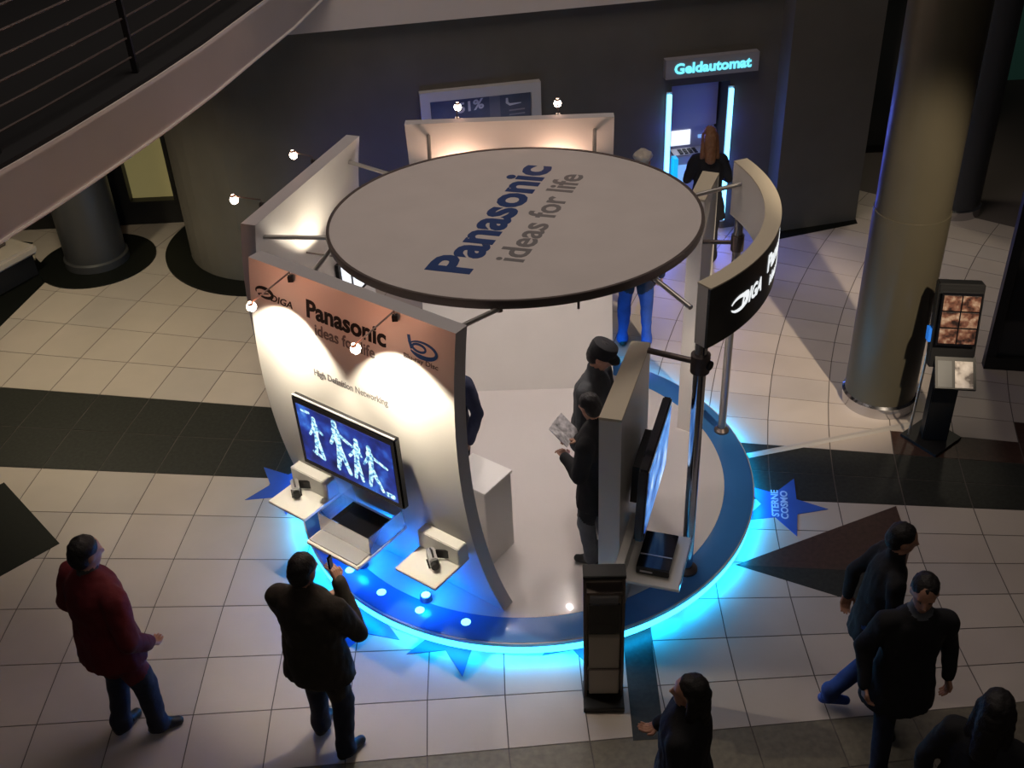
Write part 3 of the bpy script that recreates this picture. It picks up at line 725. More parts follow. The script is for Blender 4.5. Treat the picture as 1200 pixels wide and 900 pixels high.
man = lambda x, y, s, a, lean: [(x, y + .10 * s, x + lean * .4, y + .30 * s, .035 * s, .055 * s), (x + lean * .4, y + .36 * s, x + lean * .42, y + .40 * s, .035 * s, .035 * s),
     (x, y + .10 * s, x - .06 * s, y - .18 * s, .04 * s, .025 * s), (x, y + .10 * s, x + .07 * s + a * .5, y - .18 * s, .04 * s, .025 * s),
     (x + lean * .4, y + .29 * s, x - .11 * s, y + .12 * s, .025 * s, .02 * s), (x + lean * .4, y + .29 * s, x + .12 * s + a, y + .20 * s, .025 * s, .02 * s)]
figure(man(-0.29, -0.05, 0.58, 0.0, 0.0), mfig)
figure(man(-0.06, -0.06, 0.74, 0.04, -0.04), mfig)
figure(man(0.10, -0.09, 0.62, -0.02, 0.05), mfig)
figure(man(0.24, -0.10, 0.62, 0.08, 0.0), mfig)
figure([(-0.40, 0.22, -0.33, 0.22, 0.012, 0.012)], mfig); figure([(0.36, -0.22, 0.42, -0.22, 0.022, 0.022)], mfig)
figure([(-0.35, -0.14, -0.25, -0.17, 0.012, 0.018)], mfig)

def fbox(u0, u1, o0, o1, z0, z1, zref=0.9, bev=0.0):
    base = FP.p((u0 + u1) / 2, zref, (o0 + o1) / 2); base.z = (z0 + z1) / 2
    return MB().obox(base, FP.d, FP.n, V((0, 0, 1)), (u1 - u0) / 2, (o1 - o0) / 2, (z1 - z0) / 2, bev=bev)
ZTR = 0.86
def white_tray(label, u0, u1):
    t = thing('display_tray', label, 'shelf', FP.p((u0 + u1) / 2, ZTR, 0.2), 'white trays on the front panel')
    fbox(u0, u1, 0.0, 0.39, ZTR - 0.025, ZTR, bev=0.004).build('shelf_board', M_TRAY, t)
    fbox(u0, u1, 0.005, 0.12, ZTR, ZTR + 0.16, bev=0.006).build('back_box', M_TRAY, t)
    fbox(u0 + 0.02, u1 - 0.02, 0.0, 0.38, ZTR - 0.032, ZTR - 0.025).build('under_plate', M_BLACK, t)
    return t
white_tray('white cantilever tray on the front panel left of the disc player', 0.10, 0.50)
white_tray('white cantilever tray on the front panel right of the disc player', 1.42, 1.80)
def camcorder(label, u, o):
    t = thing('camcorder', label, 'camera', FP.p(u, 0.9, o), 'camcorders on the white trays')
    t.location.z = ZTR; ORIGIN[t].z = ZTR
    c = FP.p(u, 0.9, o); c.z = ZTR + 0.055
    q = (FP.d * 0.8 + FP.n * 0.6).normalized(); r = V((-q.y, q.x, 0))
    MB().obox(c, q, r, V((0, 0, 1)), 0.07, 0.03, 0.045, bev=0.01).build('body', M_SILVER, t)
    MB().tube([c + q * 0.065, c + q * 0.105], 0.03, 12).build('lens', M_BLACK, t, smooth=True)
    MB().obox(c + r * 0.085 + V((0, 0, 0.01)), (r * 0.9 + q * 0.4).normalized(), (q * 0.9 - r * 0.4).normalized(), V((0, 0, 1)), 0.055, 0.006, 0.036).build('flip_screen', M_BLACK, t)
    MB().obox(c - V((0, 0, 0.05)), q, r, V((0, 0, 1)), 0.045, 0.04, 0.005).build('stand_foot', M_BLACK, t)
    MB().tube([c + V((0, 0, 0.045)) - q * 0.05, c + V((0, 0, 0.075)), c + V((0, 0, 0.045)) + q * 0.05], 0.007, 6).build('grip_strap', M_BLACK, t)
camcorder('small silver camcorder on the tray left of the disc player', 0.22, 0.20)
camcorder('small silver camcorder on the tray right of the disc player', 1.62, 0.20)
# middle tray with disc player under a clear cover
t = thing('player_shelf', 'white shelf with pale front strip under a clear acrylic cover', 'shelf', FP.p(0.95, ZTR, 0.25))
fbox(0.68, 1.20, 0.0, 0.55, ZTR - 0.03, ZTR, bev=0.004).build('shelf_board', M_TRAY, t)
fbox(0.70, 1.18, 0.40, 0.53, ZTR, ZTR + 0.012).build('front_strip', M_SILVER, t)
for u0, u1, o0, o1 in ((0.685, 0.693, 0.02, 0.40), (1.187, 1.195, 0.02, 0.40), (0.693, 1.187, 0.392, 0.40)):
    fbox(u0, u1, o0, o1, ZTR, ZTR + 0.17).build('acrylic_wall', M_ACRYLIC, t)
t = thing('disc_player', 'flat black disc player under the clear cover below the television', 'disc player', FP.p(0.94, 0.9, 0.22))
t.location.z = ZTR; ORIGIN[t].z = ZTR
fbox(0.73, 1.15, 0.08, 0.37, ZTR + 0.008, ZTR + 0.075, bev=0.004).build('housing', M_TVBODY, t)
pp = fbox(0.74, 1.14, 0.37, 0.376, ZTR + 0.012, ZTR + 0.072).build('front_plate', M_BLACK, t)
fbox(0.80, 0.95, 0.376, 0.379, ZTR + 0.04, ZTR + 0.055).build('disc_slot', M_SILVER, pp)
fbox(1.08, 1.11, 0.376, 0.381, ZTR + 0.03, ZTR + 0.055).build('knob', M_SILVER, pp)
for u in (0.77, 1.11):
    fbox(u - 0.015, u + 0.015, 0.1, 0.35, ZTR, ZTR + 0.008).build('rubber_foot', M_BLACK, t)
# blue lamps washing the foot of the front panel
for k, u in enumerate((0.62, 1.30)):
    p = FP.p(u, 0.35, 0.16); p.z = ZS
    t = thing('blue_floor_lamp', 'blue lamp on the ring at the foot of the front panel under the ' + ('disc player' if k == 0 else 'right tray'), 'lamp', p)
    MB().lathe([(0.001, ZS), (0.05, ZS), (0.045, ZS + 0.05), (0.001, ZS + 0.05)], p, 20).build('housing', M_ALU_D, t, smooth=True)
    MB().lathe([(0.001, ZS + 0.052), (0.036, ZS + 0.052)], p, 20).build('lens', mat('blue_lamp_lens', (0.1, 0.3, 0.9), 0.3, emit=(0.1, 0.45, 1.0), estr=8), t)
    attach_light(light('blue_wash', 'POINT', p + V((0, 0, 0.16)) + FP.n * 0.05, 10, (0.0, 0.16, 1.0), None, 0.05), t)
    attach_light(light('cyan_wash', 'SPOT', p + V((0, 0, 0.07)), 5.0, (0.0, 0.50, 1.0), FP.p(u, 1.0, 0.0), 0.03, 80, 0.6), t)

# lamp added in the panel gap only to wash the dark wall blue
p = V((-1.02, 9.10, ZS))
t = thing('blue_floor_lamp', 'added blue wall-wash light in the gap between side panel and rear panel', 'lamp', p)
MB().lathe([(0.001, ZS), (0.05, ZS), (0.045, ZS + 0.05), (0.001, ZS + 0.05)], p, 20).build('housing', M_ALU_D, t, smooth=True)
MB().lathe([(0.001, ZS + 0.052), (0.036, ZS + 0.052)], p, 20).build('lens', MATS['blue_lamp_lens'], t)
attach_light(light('blue_wash', 'SPOT', p + V((0, 0, 0.07)), 90, (0.03, 0.03, 1.0), (-1.15, 11.9, 0.9), 0.03, 62, 0.9), t)

# sideways television on the low panel, its tray and the black receiver on it
lwA = V((0.705, 5.735, 0)); lwB = V((1.015, 6.65, 0)); ld = (lwB - lwA).normalized(); ln = V((ld.y, -ld.x, 0))
scr2 = emit_pattern('tv_picture_sky', [(0.30, (0.02, 0.06, 0.28)), (0.5, (0.10, 0.30, 0.75)), (0.65, (0.45, 0.65, 0.95)), (0.8, (0.9, 0.95, 1.0))], 5, 1.1, 4)
c2 = (V((0.81, 5.84, 0)) + V((1.10, 6.62, 0))) / 2; c2 = lwA + ld * 0.50 + ln * 0.17; c2.z = 1.33
tv2, n2 = tv('flat_television', 'flat television with a bright blue picture on the outside of the low panel', c2, ld, V((0, 0, 1)) + ln * 0.04, 0.90, 0.66, scr2, 0.07, False)
def lbox(u0, u1, o0, o1, z0, z1, bev=0.0):
    c = lwA + ld * ((u0 + u1) / 2) + ln * ((o0 + o1) / 2); c.z = (z0 + z1) / 2
    return MB().obox(c, ld, ln, V((0, 0, 1)), (u1 - u0) / 2, (o1 - o0) / 2, (z1 - z0) / 2, bev=bev)
t = thing('device_tray', 'cream cantilever tray below the sideways television', 'shelf', lwA + V((0.2, 0.2, 0.78)))
lbox(-0.12, 0.44, 0.0, 0.46, 0.75, 0.775, 0.004).build('shelf_board', M_TRAY, t)
lbox(-0.12, 0.44, 0.45, 0.46, 0.775, 0.80).build('edge_strip', M_ACRYLIC, t)
lbox(-0.12, 0.44, 0.0, 0.06, 0.775, 0.93, 0.004).build('back_box', M_TRAY, t)
t = thing('black_receiver', 'black box receiver lying on the cream tray', 'receiver', lwA + ld * 0.16 + ln * 0.26 + V((0, 0, 0.775)))
lbox(-0.03, 0.36, 0.13, 0.37, 0.785, 0.85, 0.005).build('housing', M_TVBODY, t)
pp = lbox(-0.036, -0.03, 0.135, 0.365, 0.79, 0.845).build('front_plate', M_BLACK, t)
lbox(-0.040, -0.036, 0.16, 0.25, 0.81, 0.825).build('display', M_SILVER, pp)
lbox(0.10, 0.11, 0.135, 0.365, 0.85, 0.853).build('lid_seam', M_SILVER, t)
for u in (0.0, 0.33): lbox(u - 0.01, u + 0.01, 0.15, 0.35, 0.775, 0.785).build('foot', M_BLACK, t)

# white podium behind the front panel, small screens on the inside of the panel
t = thing('white_podium', 'white box podium on the deck behind the front panel', 'podium', (-0.32, 6.72, ZS))
pdv = FP.d; pnv = FP.n
pc = V((-0.30, 6.72, 0))
MB().obox(V((pc.x, pc.y, ZS + 0.38)), pdv, pnv, V((0, 0, 1)), 0.19, 0.17, 0.38, bev=0.004).build('body', M_WHITE, t)
MB().obox(V((pc.x, pc.y, ZS + 0.77)), pdv, pnv, V((0, 0, 1)), 0.20, 0.18, 0.012, bev=0.003).build('top_board', M_TRAY, t)
def inner_screen(label, u, w, h, z, m):
    t = thing('inner_screen', label, 'screen', FP.p(u, z - h / 2, -0.16))
    c = FP.p(u, z, -0.15)
    MB().obox(c, FP.d, FP.n, V((0, 0, 1)), w / 2, 0.03, h / 2, bev=0.005).build('housing', M_TVBODY, t)
    MB().obox(c - FP.n * 0.031, FP.d, FP.n, V((0, 0, 1)), w / 2 - 0.02, 0.002, h / 2 - 0.02).build('picture', m, t)
inner_screen('screen mounted on the inner face of the front panel', 0.95, 0.7, 0.42, 1.7, scr2)
def lbx(u0, u1, z0, z1, o0=-0.16, o1=-0.125):
    c = (LP.p(u0, (z0 + z1) / 2, (o0 + o1) / 2) + LP.p(u1, (z0 + z1) / 2, (o0 + o1) / 2)) / 2
    return MB().obox(c, LP.d, LP.n, V((0, 0, 1)), (u1 - u0) / 2, (o1 - o0) / 2, (z1 - z0) / 2)
t = thing('light_box', 'bright white light boxes on the inside of the side panel', 'light box', LP.p(1.44, 1.42, -0.14))
lbx(1.16, 1.72, 1.42, 1.86).build('housing', M_BLACK, t)
lbx(1.20, 1.34, 1.46, 1.82, -0.168, -0.16).build('lit_face', M_SCREEN_W, t)
lbx(1.39, 1.69, 1.46, 1.82, -0.168, -0.16).build('lit_face', M_SCREEN_W, t)

# ------------------------------------------------------------------ brochure stand, kiosk, cable bridge, floor stars
bx, by = 0.545, 5.20
pm = lambda x, y, t: wp(0.10 + x, 0.031 + t, 1.90 + y)
ribbon([(0.0, 0.10), (0.0, 0.045), (0.03, 0.02), (0.16, 0.03)], [0.012, 0.016, 0.014, 0.004], pm, MATS['print_white'], 'print_hook', ps)
for k in range(2): ribbon([(0.02, -0.05 - 0.05 * k), (0.20, -0.045 - 0.05 * k)], 0.008, pm, M_SIGNGREY, 'print_line', ps)
t = thing('brochure_stand', 'slim dark brochure stand on the floor in front of the stage rim', 'stand', (bx, by, 0))
X, Y, Z = V((1, 0, 0)), V((0, 1, 0)), V((0, 0, 1))
sk = V((0.05, 1, 0)).normalized(); sx = V((1, -0.05, 0)).normalized()
def tb_(dx, dy, z0, z1, hx, hy, nm, m, bev=0.0, par=None):
    c = V((bx, by, 0)) + sx * dx + sk * dy; c.z = (z0 + z1) / 2
    return MB().obox(c, sx, sk, Z, hx, hy, (z1 - z0) / 2, bev=bev).build(nm, m, par or t)
tb_(0, 0.0, 0.0, 0.05, 0.145, 0.13, 'base', M_BLACK, 0.005)
M_STANDP = mat('stand_panel', (0.40, 0.35, 0.29), 0.45)
tb_(0, 0.06, 0.05, 1.23, 0.122, 0.03, 'back_panel', M_STANDP, 0.004)
for s in (-1, 1): tb_(s * 0.130, 0.03, 0.05, 1.25, 0.010, 0.05, 'side_rail', M_ALU_D, 0.003)
tb_(0, 0.02, 1.23, 1.262, 0.142, 0.06, 'top_bar', M_BLACK, 0.004)
tb_(0, -0.02, 1.12, 1.14, 0.12, 0.05, 'ledge', M_ALU_D)
tb_(0, -0.035, 0.72, 1.00, 0.105, 0.008, 'pocket', M_TVBODY)
tb_(0, 0.005, 0.72, 0.732, 0.105, 0.045, 'pocket_floor', M_BLACK)
tb_(0, 0.012, 0.73, 1.05, 0.095, 0.016, 'brochures', M_SILVER)
tb_(0, -0.01, 0.36, 0.372, 0.115, 0.04, 'ledge', M_ALU_D)
tb_(0, -0.005, 0.10, 0.68, 0.105, 0.035, 'lower_panel', mat('stand_lower', (0.42, 0.37, 0.30), 0.5), 0.004)

kx, ky = 3.88, 8.02
t = thing('picture_kiosk', 'black picture kiosk with two poster boards beside the thick column', 'kiosk', (kx, ky, 0))
kf = V((-0.18, -0.98, 0)).normalized(); kr = V((-kf.y, kf.x, 0))
def kb(dx, dy, z0, z1, hx, hy, nm, m, tilt=0.0, par=None, bev=0.0):
    c = V((kx, ky, 0)) + kr * dx + kf * dy; c.z = (z0 + z1) / 2
    f = (kf * math.cos(tilt) + Z * math.sin(tilt)); u = (Z * math.cos(tilt) - kf * math.sin(tilt))
    return MB().obox(c, kr, f, u, hx, hy, (z1 - z0) / 2, bev=bev).build(nm, m, par or t)
MB().prism([tuple((V((kx, ky, 0)) + kr * a + kf * b_)[:2]) for a, b_ in ((-0.27, 0.0), (0.0, 0.30), (0.27, 0.0), (0.0, -0.30))], 0, 0.03).build('base_plate', M_BLACK, t)
kb(0.02, 0, 0.03, 0.85, 0.11, 0.08, 'post', M_BLACK, bev=0.01)
kb(0.0, -0.02, 0.85, 1.62, 0.19, 0.07, 'head', M_BLACK, 0.22, bev=0.01)
pb = kb(0.0, 0.075, 1.10, 1.58, 0.165, 0.008, 'upper_board', M_TVBODY, 0.22)
pics = emit_pattern('kiosk_prints', [(0.35, (0.02, 0.012, 0.012)), (0.5, (0.16, 0.07, 0.05)), (0.62, (0.35, 0.24, 0.18)), (0.78, (0.6, 0.5, 0.45))], 16, 0.0, 3)
for i in range(2):
    for j in range(3):
        zc = 1.195 + j * 0.145; kb(-0.078 + i * 0.156, 0.075 + 0.013 - (zc - 1.34) * math.tan(0.22), zc - 0.066, zc + 0.066, 0.072, 0.005, 'picture', pics, 0.22, pb)
tb2_ = kb(0.03, 0.20, 0.72, 1.02, 0.17, 0.02, 'tilted_tray', M_BLACK, 0.85)
kb(0.10, 0.225, 0.75, 0.99, 0.075, 0.006, 'picture', emit_pattern('kiosk_print_pale', [(0.38, (0.05, 0.03, 0.03)), (0.5, (0.5, 0.45, 0.42)), (0.7, (0.75, 0.7, 0.68))], 9, 0.0, 3), 0.85, tb2_)
kb(-0.06, 0.225, 0.75, 0.99, 0.06, 0.006, 'picture', mat('kiosk_panel', (0.05, 0.055, 0.06), 0.4), 0.85, tb2_)
kb(-0.205, 0.0, 1.08, 1.20, 0.012, 0.05, 'blue_light', mat('kiosk_blue', (0.02, 0.1, 0.4), 0.4, emit=(0.01, 0.16, 0.6), estr=0.7), 0.22)
MB().tube([V((kx, ky, 0.03)) + kr * -0.20, V((kx, ky, 0.95)) + kr * -0.18], 0.012, 8).build('side_rod', M_ALU, t)
# cable bridge from the stage to the kiosk
ca, cb = at(876, 534), at(1068, 497); cd = (cb - ca).normalized(); cq = V((-cd.y, cd.x, 0))
b = MB()
b.add([ca - cq * .035, ca + cq * .035, cb + cq * .035, cb - cq * .035, ca - cq * .016 + Z * .014, ca + cq * .016 + Z * .014, cb + cq * .016 + Z * .014, cb - cq * .016 + Z * .014],
      [(0, 3, 7, 4), (4, 7, 6, 5), (5, 6, 2, 1), (0, 4, 5, 1), (3, 2, 6, 7), (0, 1, 2, 3)])
tag(b.build('cable_bridge', mat('cable_cover', (0.36, 0.33, 0.30), 0.5)), 'pale flat cable cover running from the stage to the picture kiosk', 'cable cover')
# blue star mats on the floor around the stage
def star(label, c, R, rot, txt=False):
    pts = []
    for k in range(10):
        r = R if k % 2 == 0 else R * 0.42; a = rot + PI * k / 5
        pts.append((c[0] + r * math.cos(a), c[1] + r * math.sin(a)))
    t = thing('star_mat', label, 'mat', (c[0], c[1], 0), 'blue star mats around the stage')
    b = MB(); n = 10
    b.v = [V((c[0], c[1], 0.0045))] + [V((p[0], p[1], 0.0045)) for p in pts] + [V((p[0], p[1], 0.0002)) for p in pts]
    for k in range(n):
        b.f += [(0, 1 + k, 1 + (k + 1) % n), (1 + k, 11 + k, 11 + (k + 1) % n, 1 + (k + 1) % n)]; b.m += [0, 0]
    b.build('mat_sheet', M_STAR, t)
    return t
sc = V((2.288, 7.18, 0))
srt = star('blue star floor mat with two pale words beside the brown stone triangle', (sc.x, sc.y), 0.40, math.radians(-11.5))
for w, pa, pb in (('STERNE', (913, 606), (911, 575)), ('COSMO', (924, 609), (922, 576))):
    o, e = at(*pa), at(*pb); vd = (e - o).normalized(); vu = V((-vd.y, vd.x, 0))
    text('lettering', w, (e - o).length, 0.06, lambda x, y, tt, o=o, vd=vd, vu=vu: V((*(o + vd * x + vu * y)[:2], 0.0047 + tt)), M_STARTXT, srt, bold=0.03, thick=0.001)
star('blue star floor mat under the left tray at the dark stone band', (-2.10, 7.78), 0.40, math.radians(60))
star('blue star floor mat in front of the glowing rim', (-0.52, 5.88), 0.42, math.radians(-84))
star('blue star floor mat behind the man in the brown jacket', (-1.28, 6.10), 0.40, math.radians(-110))
star('blue star floor mat beside the brochure stand', (0.42, 5.80), 0.34, math.radians(-150))

# left: display bench under the gallery with its black kerb
t = thing('display_bench', 'low beige bench with rounded edge under the gallery', 'bench', (-6.3, 11.6, 0))
bA = at(-60, 386); bB = at(42, 328); bdv = (bB - bA).normalized(); bnv = V((-bdv.y, bdv.x, 0))
bc = (bA + bB) / 2 + bnv * 0.37
MB().obox(V((bc.x, bc.y, 0.16)), bdv, bnv, Z, 0.74, 0.31, 0.14).build('plinth', M_BLACK, t)
MB().obox(V((bc.x, bc.y, 0.36)), bdv, bnv, Z, 0.80, 0.37, 0.06, bev=0.03).build('seat_slab', mat('bench_beige', (0.42, 0.37, 0.33), 0.5, var=0.05), t)
MB().obox(V((bc.x, bc.y, 0.45)) + bdv * 0.4 + bnv * 0.1, bdv, bnv, Z, 0.22, 0.16, 0.03, bev=0.02).build('cushion', mat('bench_cushion', (0.10, 0.08, 0.075), 0.8), t)
t = thing('stair_ramp', 'pale ramp with dark grip strips beside the dark round column', 'ramp', (-6.6, 13.0, 0))
rA = at(28, 292); rB = at(82, 312)
MB().prism([tuple(at(-20, 280)[:2]), tuple(at(40, 284)[:2]), tuple(at(42, 305)[:2]), tuple(at(24, 303)[:2])], 0, 0.02).build('ramp_board', mat('ramp_pale', (0.46, 0.41, 0.34), 0.6), t)
for k in range(4):
    p0 = at(-12 + 8 * k, 282 + 5 * k); p1 = at(39, 287 + 4.5 * k)
    p0.z = p1.z = 0.025
    MB().tube([p0, p1], 0.012, 6).build('grip_strip', M_BLACK, t)
MB().tube([at(6, 290), at(6, 290) + Z * 0.55], 0.03, 10).build('bollard', M_BLACK, t)

# ================================================================== PEOPLE
def fab(name, col, rough=0.85):
    return mat(name, col, rough, var=0.18, vscale=9, bump=0.35, bscale=28)
def rot_axis(ax, ang): return Matrix.Rotation(ang, 3, ax)

class Body:
    """primitives in a local frame (x right, y forward, z up) fused into one skin"""
    def __init__(s): s.pr = []
    def cap(s, a, b, ra, rb, m, fy=1.0, flat=False):
        s.pr.append((V(a), V(b), ra, rb, m, fy, flat)); return s
    def ell(s, c, r, m, R=None):
        s.pr.append((V(c), None, V(r), R, m, 1.0, False)); return s
def prim_mesh(bm, p, n=20):
    a, b, ra, rb, m, fy, flat = p
    if b is None:
        q = bmesh.ops.create_uvsphere(bm, u_segments=18, v_segments=12, radius=1.0)
        for v in q['verts']:
            c = V((v.co.x * ra.x, v.co.y * ra.y, v.co.z * ra.z))
            v.co = a + ((rb @ c) if rb is not None else c)
        return
    d = b - a; L = d.length; d = d / L if L > 1e-6 else V((0, 0, 1))
    up = V((0, 1, 0)) if abs(d.y) < 0.9 else V((1, 0, 0))
    x = d.cross(up).normalized(); y = x.cross(d)
    rings = []
    if flat: rings = [(0.0, ra * 0.9), (0.0, ra), (L, rb), (L, rb * 0.9)]
    else:
        for k in range(5): t = PI / 2 * k / 5; rings.append((-ra * math.cos(t), max(ra * math.sin(t), 0.001)))
        rings.append((0, ra)); rings.append((L, rb))
        for k in range(1, 6): t = PI / 2 * k / 5; rings.append((L + rb * math.sin(t), max(rb * math.cos(t), 0.001)))
    vr = []
    for (h, r) in rings:
        c = a + d * h
        vr.append([bm.verts.new(c + (x * math.cos(2 * PI * j / n) * r + y * math.sin(2 * PI * j / n) * r * fy)) for j in range(n)])
    for i in range(len(vr) - 1):
        for j in range(n):
            bm.faces.new((vr[i][j], vr[i][(j + 1) % n], vr[i + 1][(j + 1) % n], vr[i + 1][j]))
    bm.faces.new(vr[0][::-1]); bm.faces.new(vr[-1])
def fuse(prims, voxel, smooth=2):
    """union of the primitives by voxel remesh -> (verts, faces)"""
    bm = bmesh.new()
    for p in prims: prim_mesh(bm, p)
    bmesh.ops.recalc_face_normals(bm, faces=bm.faces[:])
    me = bpy.data.meshes.new('f'); bm.to_mesh(me); bm.free()
    o = bpy.data.objects.new('f', me); COL.objects.link(o)
    r = o.modifiers.new('r', 'REMESH'); r.mode = 'VOXEL'; r.voxel_size = voxel; r.adaptivity = 0.0
    if smooth:
        q = o.modifiers.new('s', 'SMOOTH'); q.factor = 0.5; q.iterations = smooth
    dg = bpy.context.evaluated_depsgraph_get(); ev = bpy.data.meshes.new_from_object(o.evaluated_get(dg))
    vs = [v.co.copy() for v in ev.vertices]; fs = [tuple(p.vertices) for p in ev.polygons]
    bpy.data.objects.remove(o); bpy.data.meshes.remove(me); bpy.data.meshes.remove(ev)
    return vs, fs
def pdist(p, pr):
    a, b, ra, rb, m, fy, flat = pr
    if b is None:
        q = p - a
        if rb is not None: q = rb.transposed() @ q
        return (V((q.x / ra.x, q.y / ra.y, q.z / ra.z)).length - 1) * min(ra)
    d = b - a; t = max(0, min(1, (p - a).dot(d) / max(d.length_squared, 1e-9))); c = a + d * t; q = p - c
    if fy != 1.0: q = V((q.x, q.y / fy, q.z))
    return q.length - (ra + (rb - ra) * t)

def person(label, loc, yaw, hgt, coat, trousers, shoes, hair, *, hem=0.80, lean=0.0, hipy=0.0, head_yaw=0.0, head_pitch=0.0,
           larm=None, rarm=None, lfoot=None, rfoot=None, lhand_yaw=0.0, female=False, girth=1.0, hairstyle='short', hairmat=None,
           collar=None, extra=None, cap_col=None, group=None, skin=None, sleeve=None):
    """larm/rarm: (elbow, wrist) ; lfoot/rfoot: ((ankle), toe yaw deg)"""
    skin = skin or M_SKIN; collar = collar or coat; sleeve = sleeve or coat
    s = hgt / 1.75; g = girth
    B = Body()
    sh_y = math.sin(math.radians(lean)) * 0.5; drop = (1 - math.cos(math.radians(lean))) * 0.5
    def tz(z):   # torso axis point at height z (leaning from the hips)
        k = max(0.0, (z - 0.92) / 0.5); return V((0, hipy + sh_y * k, z - drop * k))
    sw = (0.158 if female else 0.178) * (1 + (g - 1) * 0.55); gl = 1 + (g - 1) * 0.45
    B.cap(tz(hem), tz(1.06), 0.205 * g + (0.03 if hem < 0.7 else 0.0), 0.172 * g, coat, 0.72, True)
    B.cap(tz(1.0), tz(1.28), 0.165 * g, 0.178 * g, coat, 0.70)
    B.cap(tz(1.25), tz(1.37), 0.165 * g, 0.125 * g, coat, 0.72)
    B.cap(tz(1.375) + V((-sw * 0.85, 0, 0)), tz(1.375) + V((sw * 0.85, 0, 0)), 0.066 * g, 0.066 * g, coat, 0.95)
    B.cap(tz(1.38), tz(1.50), 0.082, 0.066, collar)
    nk = tz(1.46); 
    hp = math.radians(head_pitch); hyw = math.radians(head_yaw)
    HR = Matrix.Rotation(hyw, 3, 'Z') @ Matrix.Rotation(-hp, 3, 'X')
    hb = tz(1.52)
    def hd(x, y, z): return hb + HR @ V((x, y, z))
    B.cap(nk - V((0, 0, 0.03)), hd(0, 0.0, 0.03), 0.056, 0.052, skin)
    B.ell(hd(0, 0.0, 0.13), (0.076, 0.095, 0.098), skin, HR)
    B.ell(hd(0, 0.028, 0.068), (0.056, 0.068, 0.075), skin, HR)
    B.ell(hd(0, 0.060, 0.025), (0.030, 0.030, 0.026), skin, HR)
    B.cap(hd(0, 0.092, 0.112), hd(0, 0.112, 0.078), 0.010, 0.015, skin)
    for e in (-1, 1):
        B.ell(hd(e * 0.077, -0.005, 0.105), (0.010, 0.020, 0.030), skin, HR)
        B.ell(hd(e * 0.034, 0.080, 0.130), (0.026, 0.016, 0.010), skin, HR)
    # legs
    lf = lfoot or ((-0.10, 0.0, 0.08), 8); rf = rfoot or ((0.10, 0.0, 0.08), -8)
    for sgn, (ank, ty) in ((-1, lf), (1, rf)):
        A = V(ank); hip = V((sgn * 0.088, hipy, 0.90)); mid = (hip + A) / 2
        ln = (hip - A).length; bend = math.sqrt(max(0.0, 0.413 ** 2 - (ln / 2) ** 2))
        t = math.radians(ty); fwd = V((-math.sin(t) , math.cos(t), 0))
        knee = mid + fwd * (bend + 0.015)
        B.cap(hip, knee, 0.098 * gl, 0.070 * gl, trousers)
        B.cap(knee, A + V((0, 0, 0.02)), 0.070 * gl, 0.056 * gl, trousers)
        B.cap(A + V((0, 0, 0.06)), A + V((0, 0, 0.0)), 0.062 * gl, 0.064 * gl, trousers)
        B.cap(A + fwd * -0.035 + V((0, 0, -0.035)), A + fwd * 0.13 + V((0, 0, -0.045)), 0.042, 0.036, shoes)
        B.cap(A + fwd * 0.02 + V((0, 0, -0.012)), A + fwd * 0.10 + V((0, 0, -0.04)), 0.044, 0.036, shoes)
    # arms
    hands = []
    def default_arm(sgn): return (tz(1.10) + V((sgn * 0.265, -0.02, 0)), tz(0.86) + V((sgn * 0.27, 0.06, 0)))
    for sgn, arm in ((-1, larm), (1, rarm)):
        sh = tz(1.365) + V((sgn * sw, 0, 0))
        el, wr = [V(q) for q in (arm or default_arm(sgn))]
        B.cap(sh, el, 0.068 * g, 0.054 * g, sleeve); B.cap(el, wr, 0.054 * g, 0.042 * g, sleeve)
        hands.append((sgn, el, wr))
    if extra: extra(B, tz, hd)
    prims = [(p[0] * s, p[1] * s if p[1] is not None else None, p[2] * s if isinstance(p[2], (int, float)) else p[2] * s, p[3] * s if isinstance(p[3], (int, float)) else p[3], p[4], p[5], p[6]) for p in B.pr]
    vs, fs = fuse(prims, 0.013, 1)
    mats = []
    def mi(m):
        if m not in mats: mats.append(m)
        return mats.index(m)
    ms = []
    for f in fs:
        c = V((0, 0, 0))
        for i in f: c += vs[i]
        c /= len(f)
        best = min(prims, key=lambda q: pdist(c, q)); ms.append(mi(best[4]))
    # eyes and mouth as coloured skin areas
    for k, f in enumerate(fs):
        if mats[ms[k]] is not skin: continue
        c = sum((vs[i] for i in f), V((0, 0, 0))) / len(f) / s
        l = HR.transposed() @ (c - hb)
        if l.y > 0.05:
            if abs(abs(l.x) - 0.032) < 0.014 and abs(l.z - 0.112) < 0.009: ms[k] = mi(M_EYE)
            elif abs(l.x) < 0.024 and abs(l.z - 0.047) < 0.007: ms[k] = mi(M_LIP)
    # cloth folds
    off_ = V((loc[0] * 3, loc[1] * 3, 0))
    cl = set()
    for k, f in enumerate(fs):
        if mats[ms[k]] in (coat, trousers, sleeve): cl.update(f)
    for i in cl:
        p = vs[i]
        w = noise.noise(V((p.x * 9, p.y * 9, p.z * 5)) + off_) * 0.013 + noise.noise(V((p.x * 20, p.y * 20, p.z * 13)) + off_) * 0.007
        r = V((p.x, p.y - (hipy + sh_y * max(0, (p.z / s - .92) / .5)) * s, 0)); r = r.normalized() if r.length > 1e-4 else r
        vs[i] = p + r * w
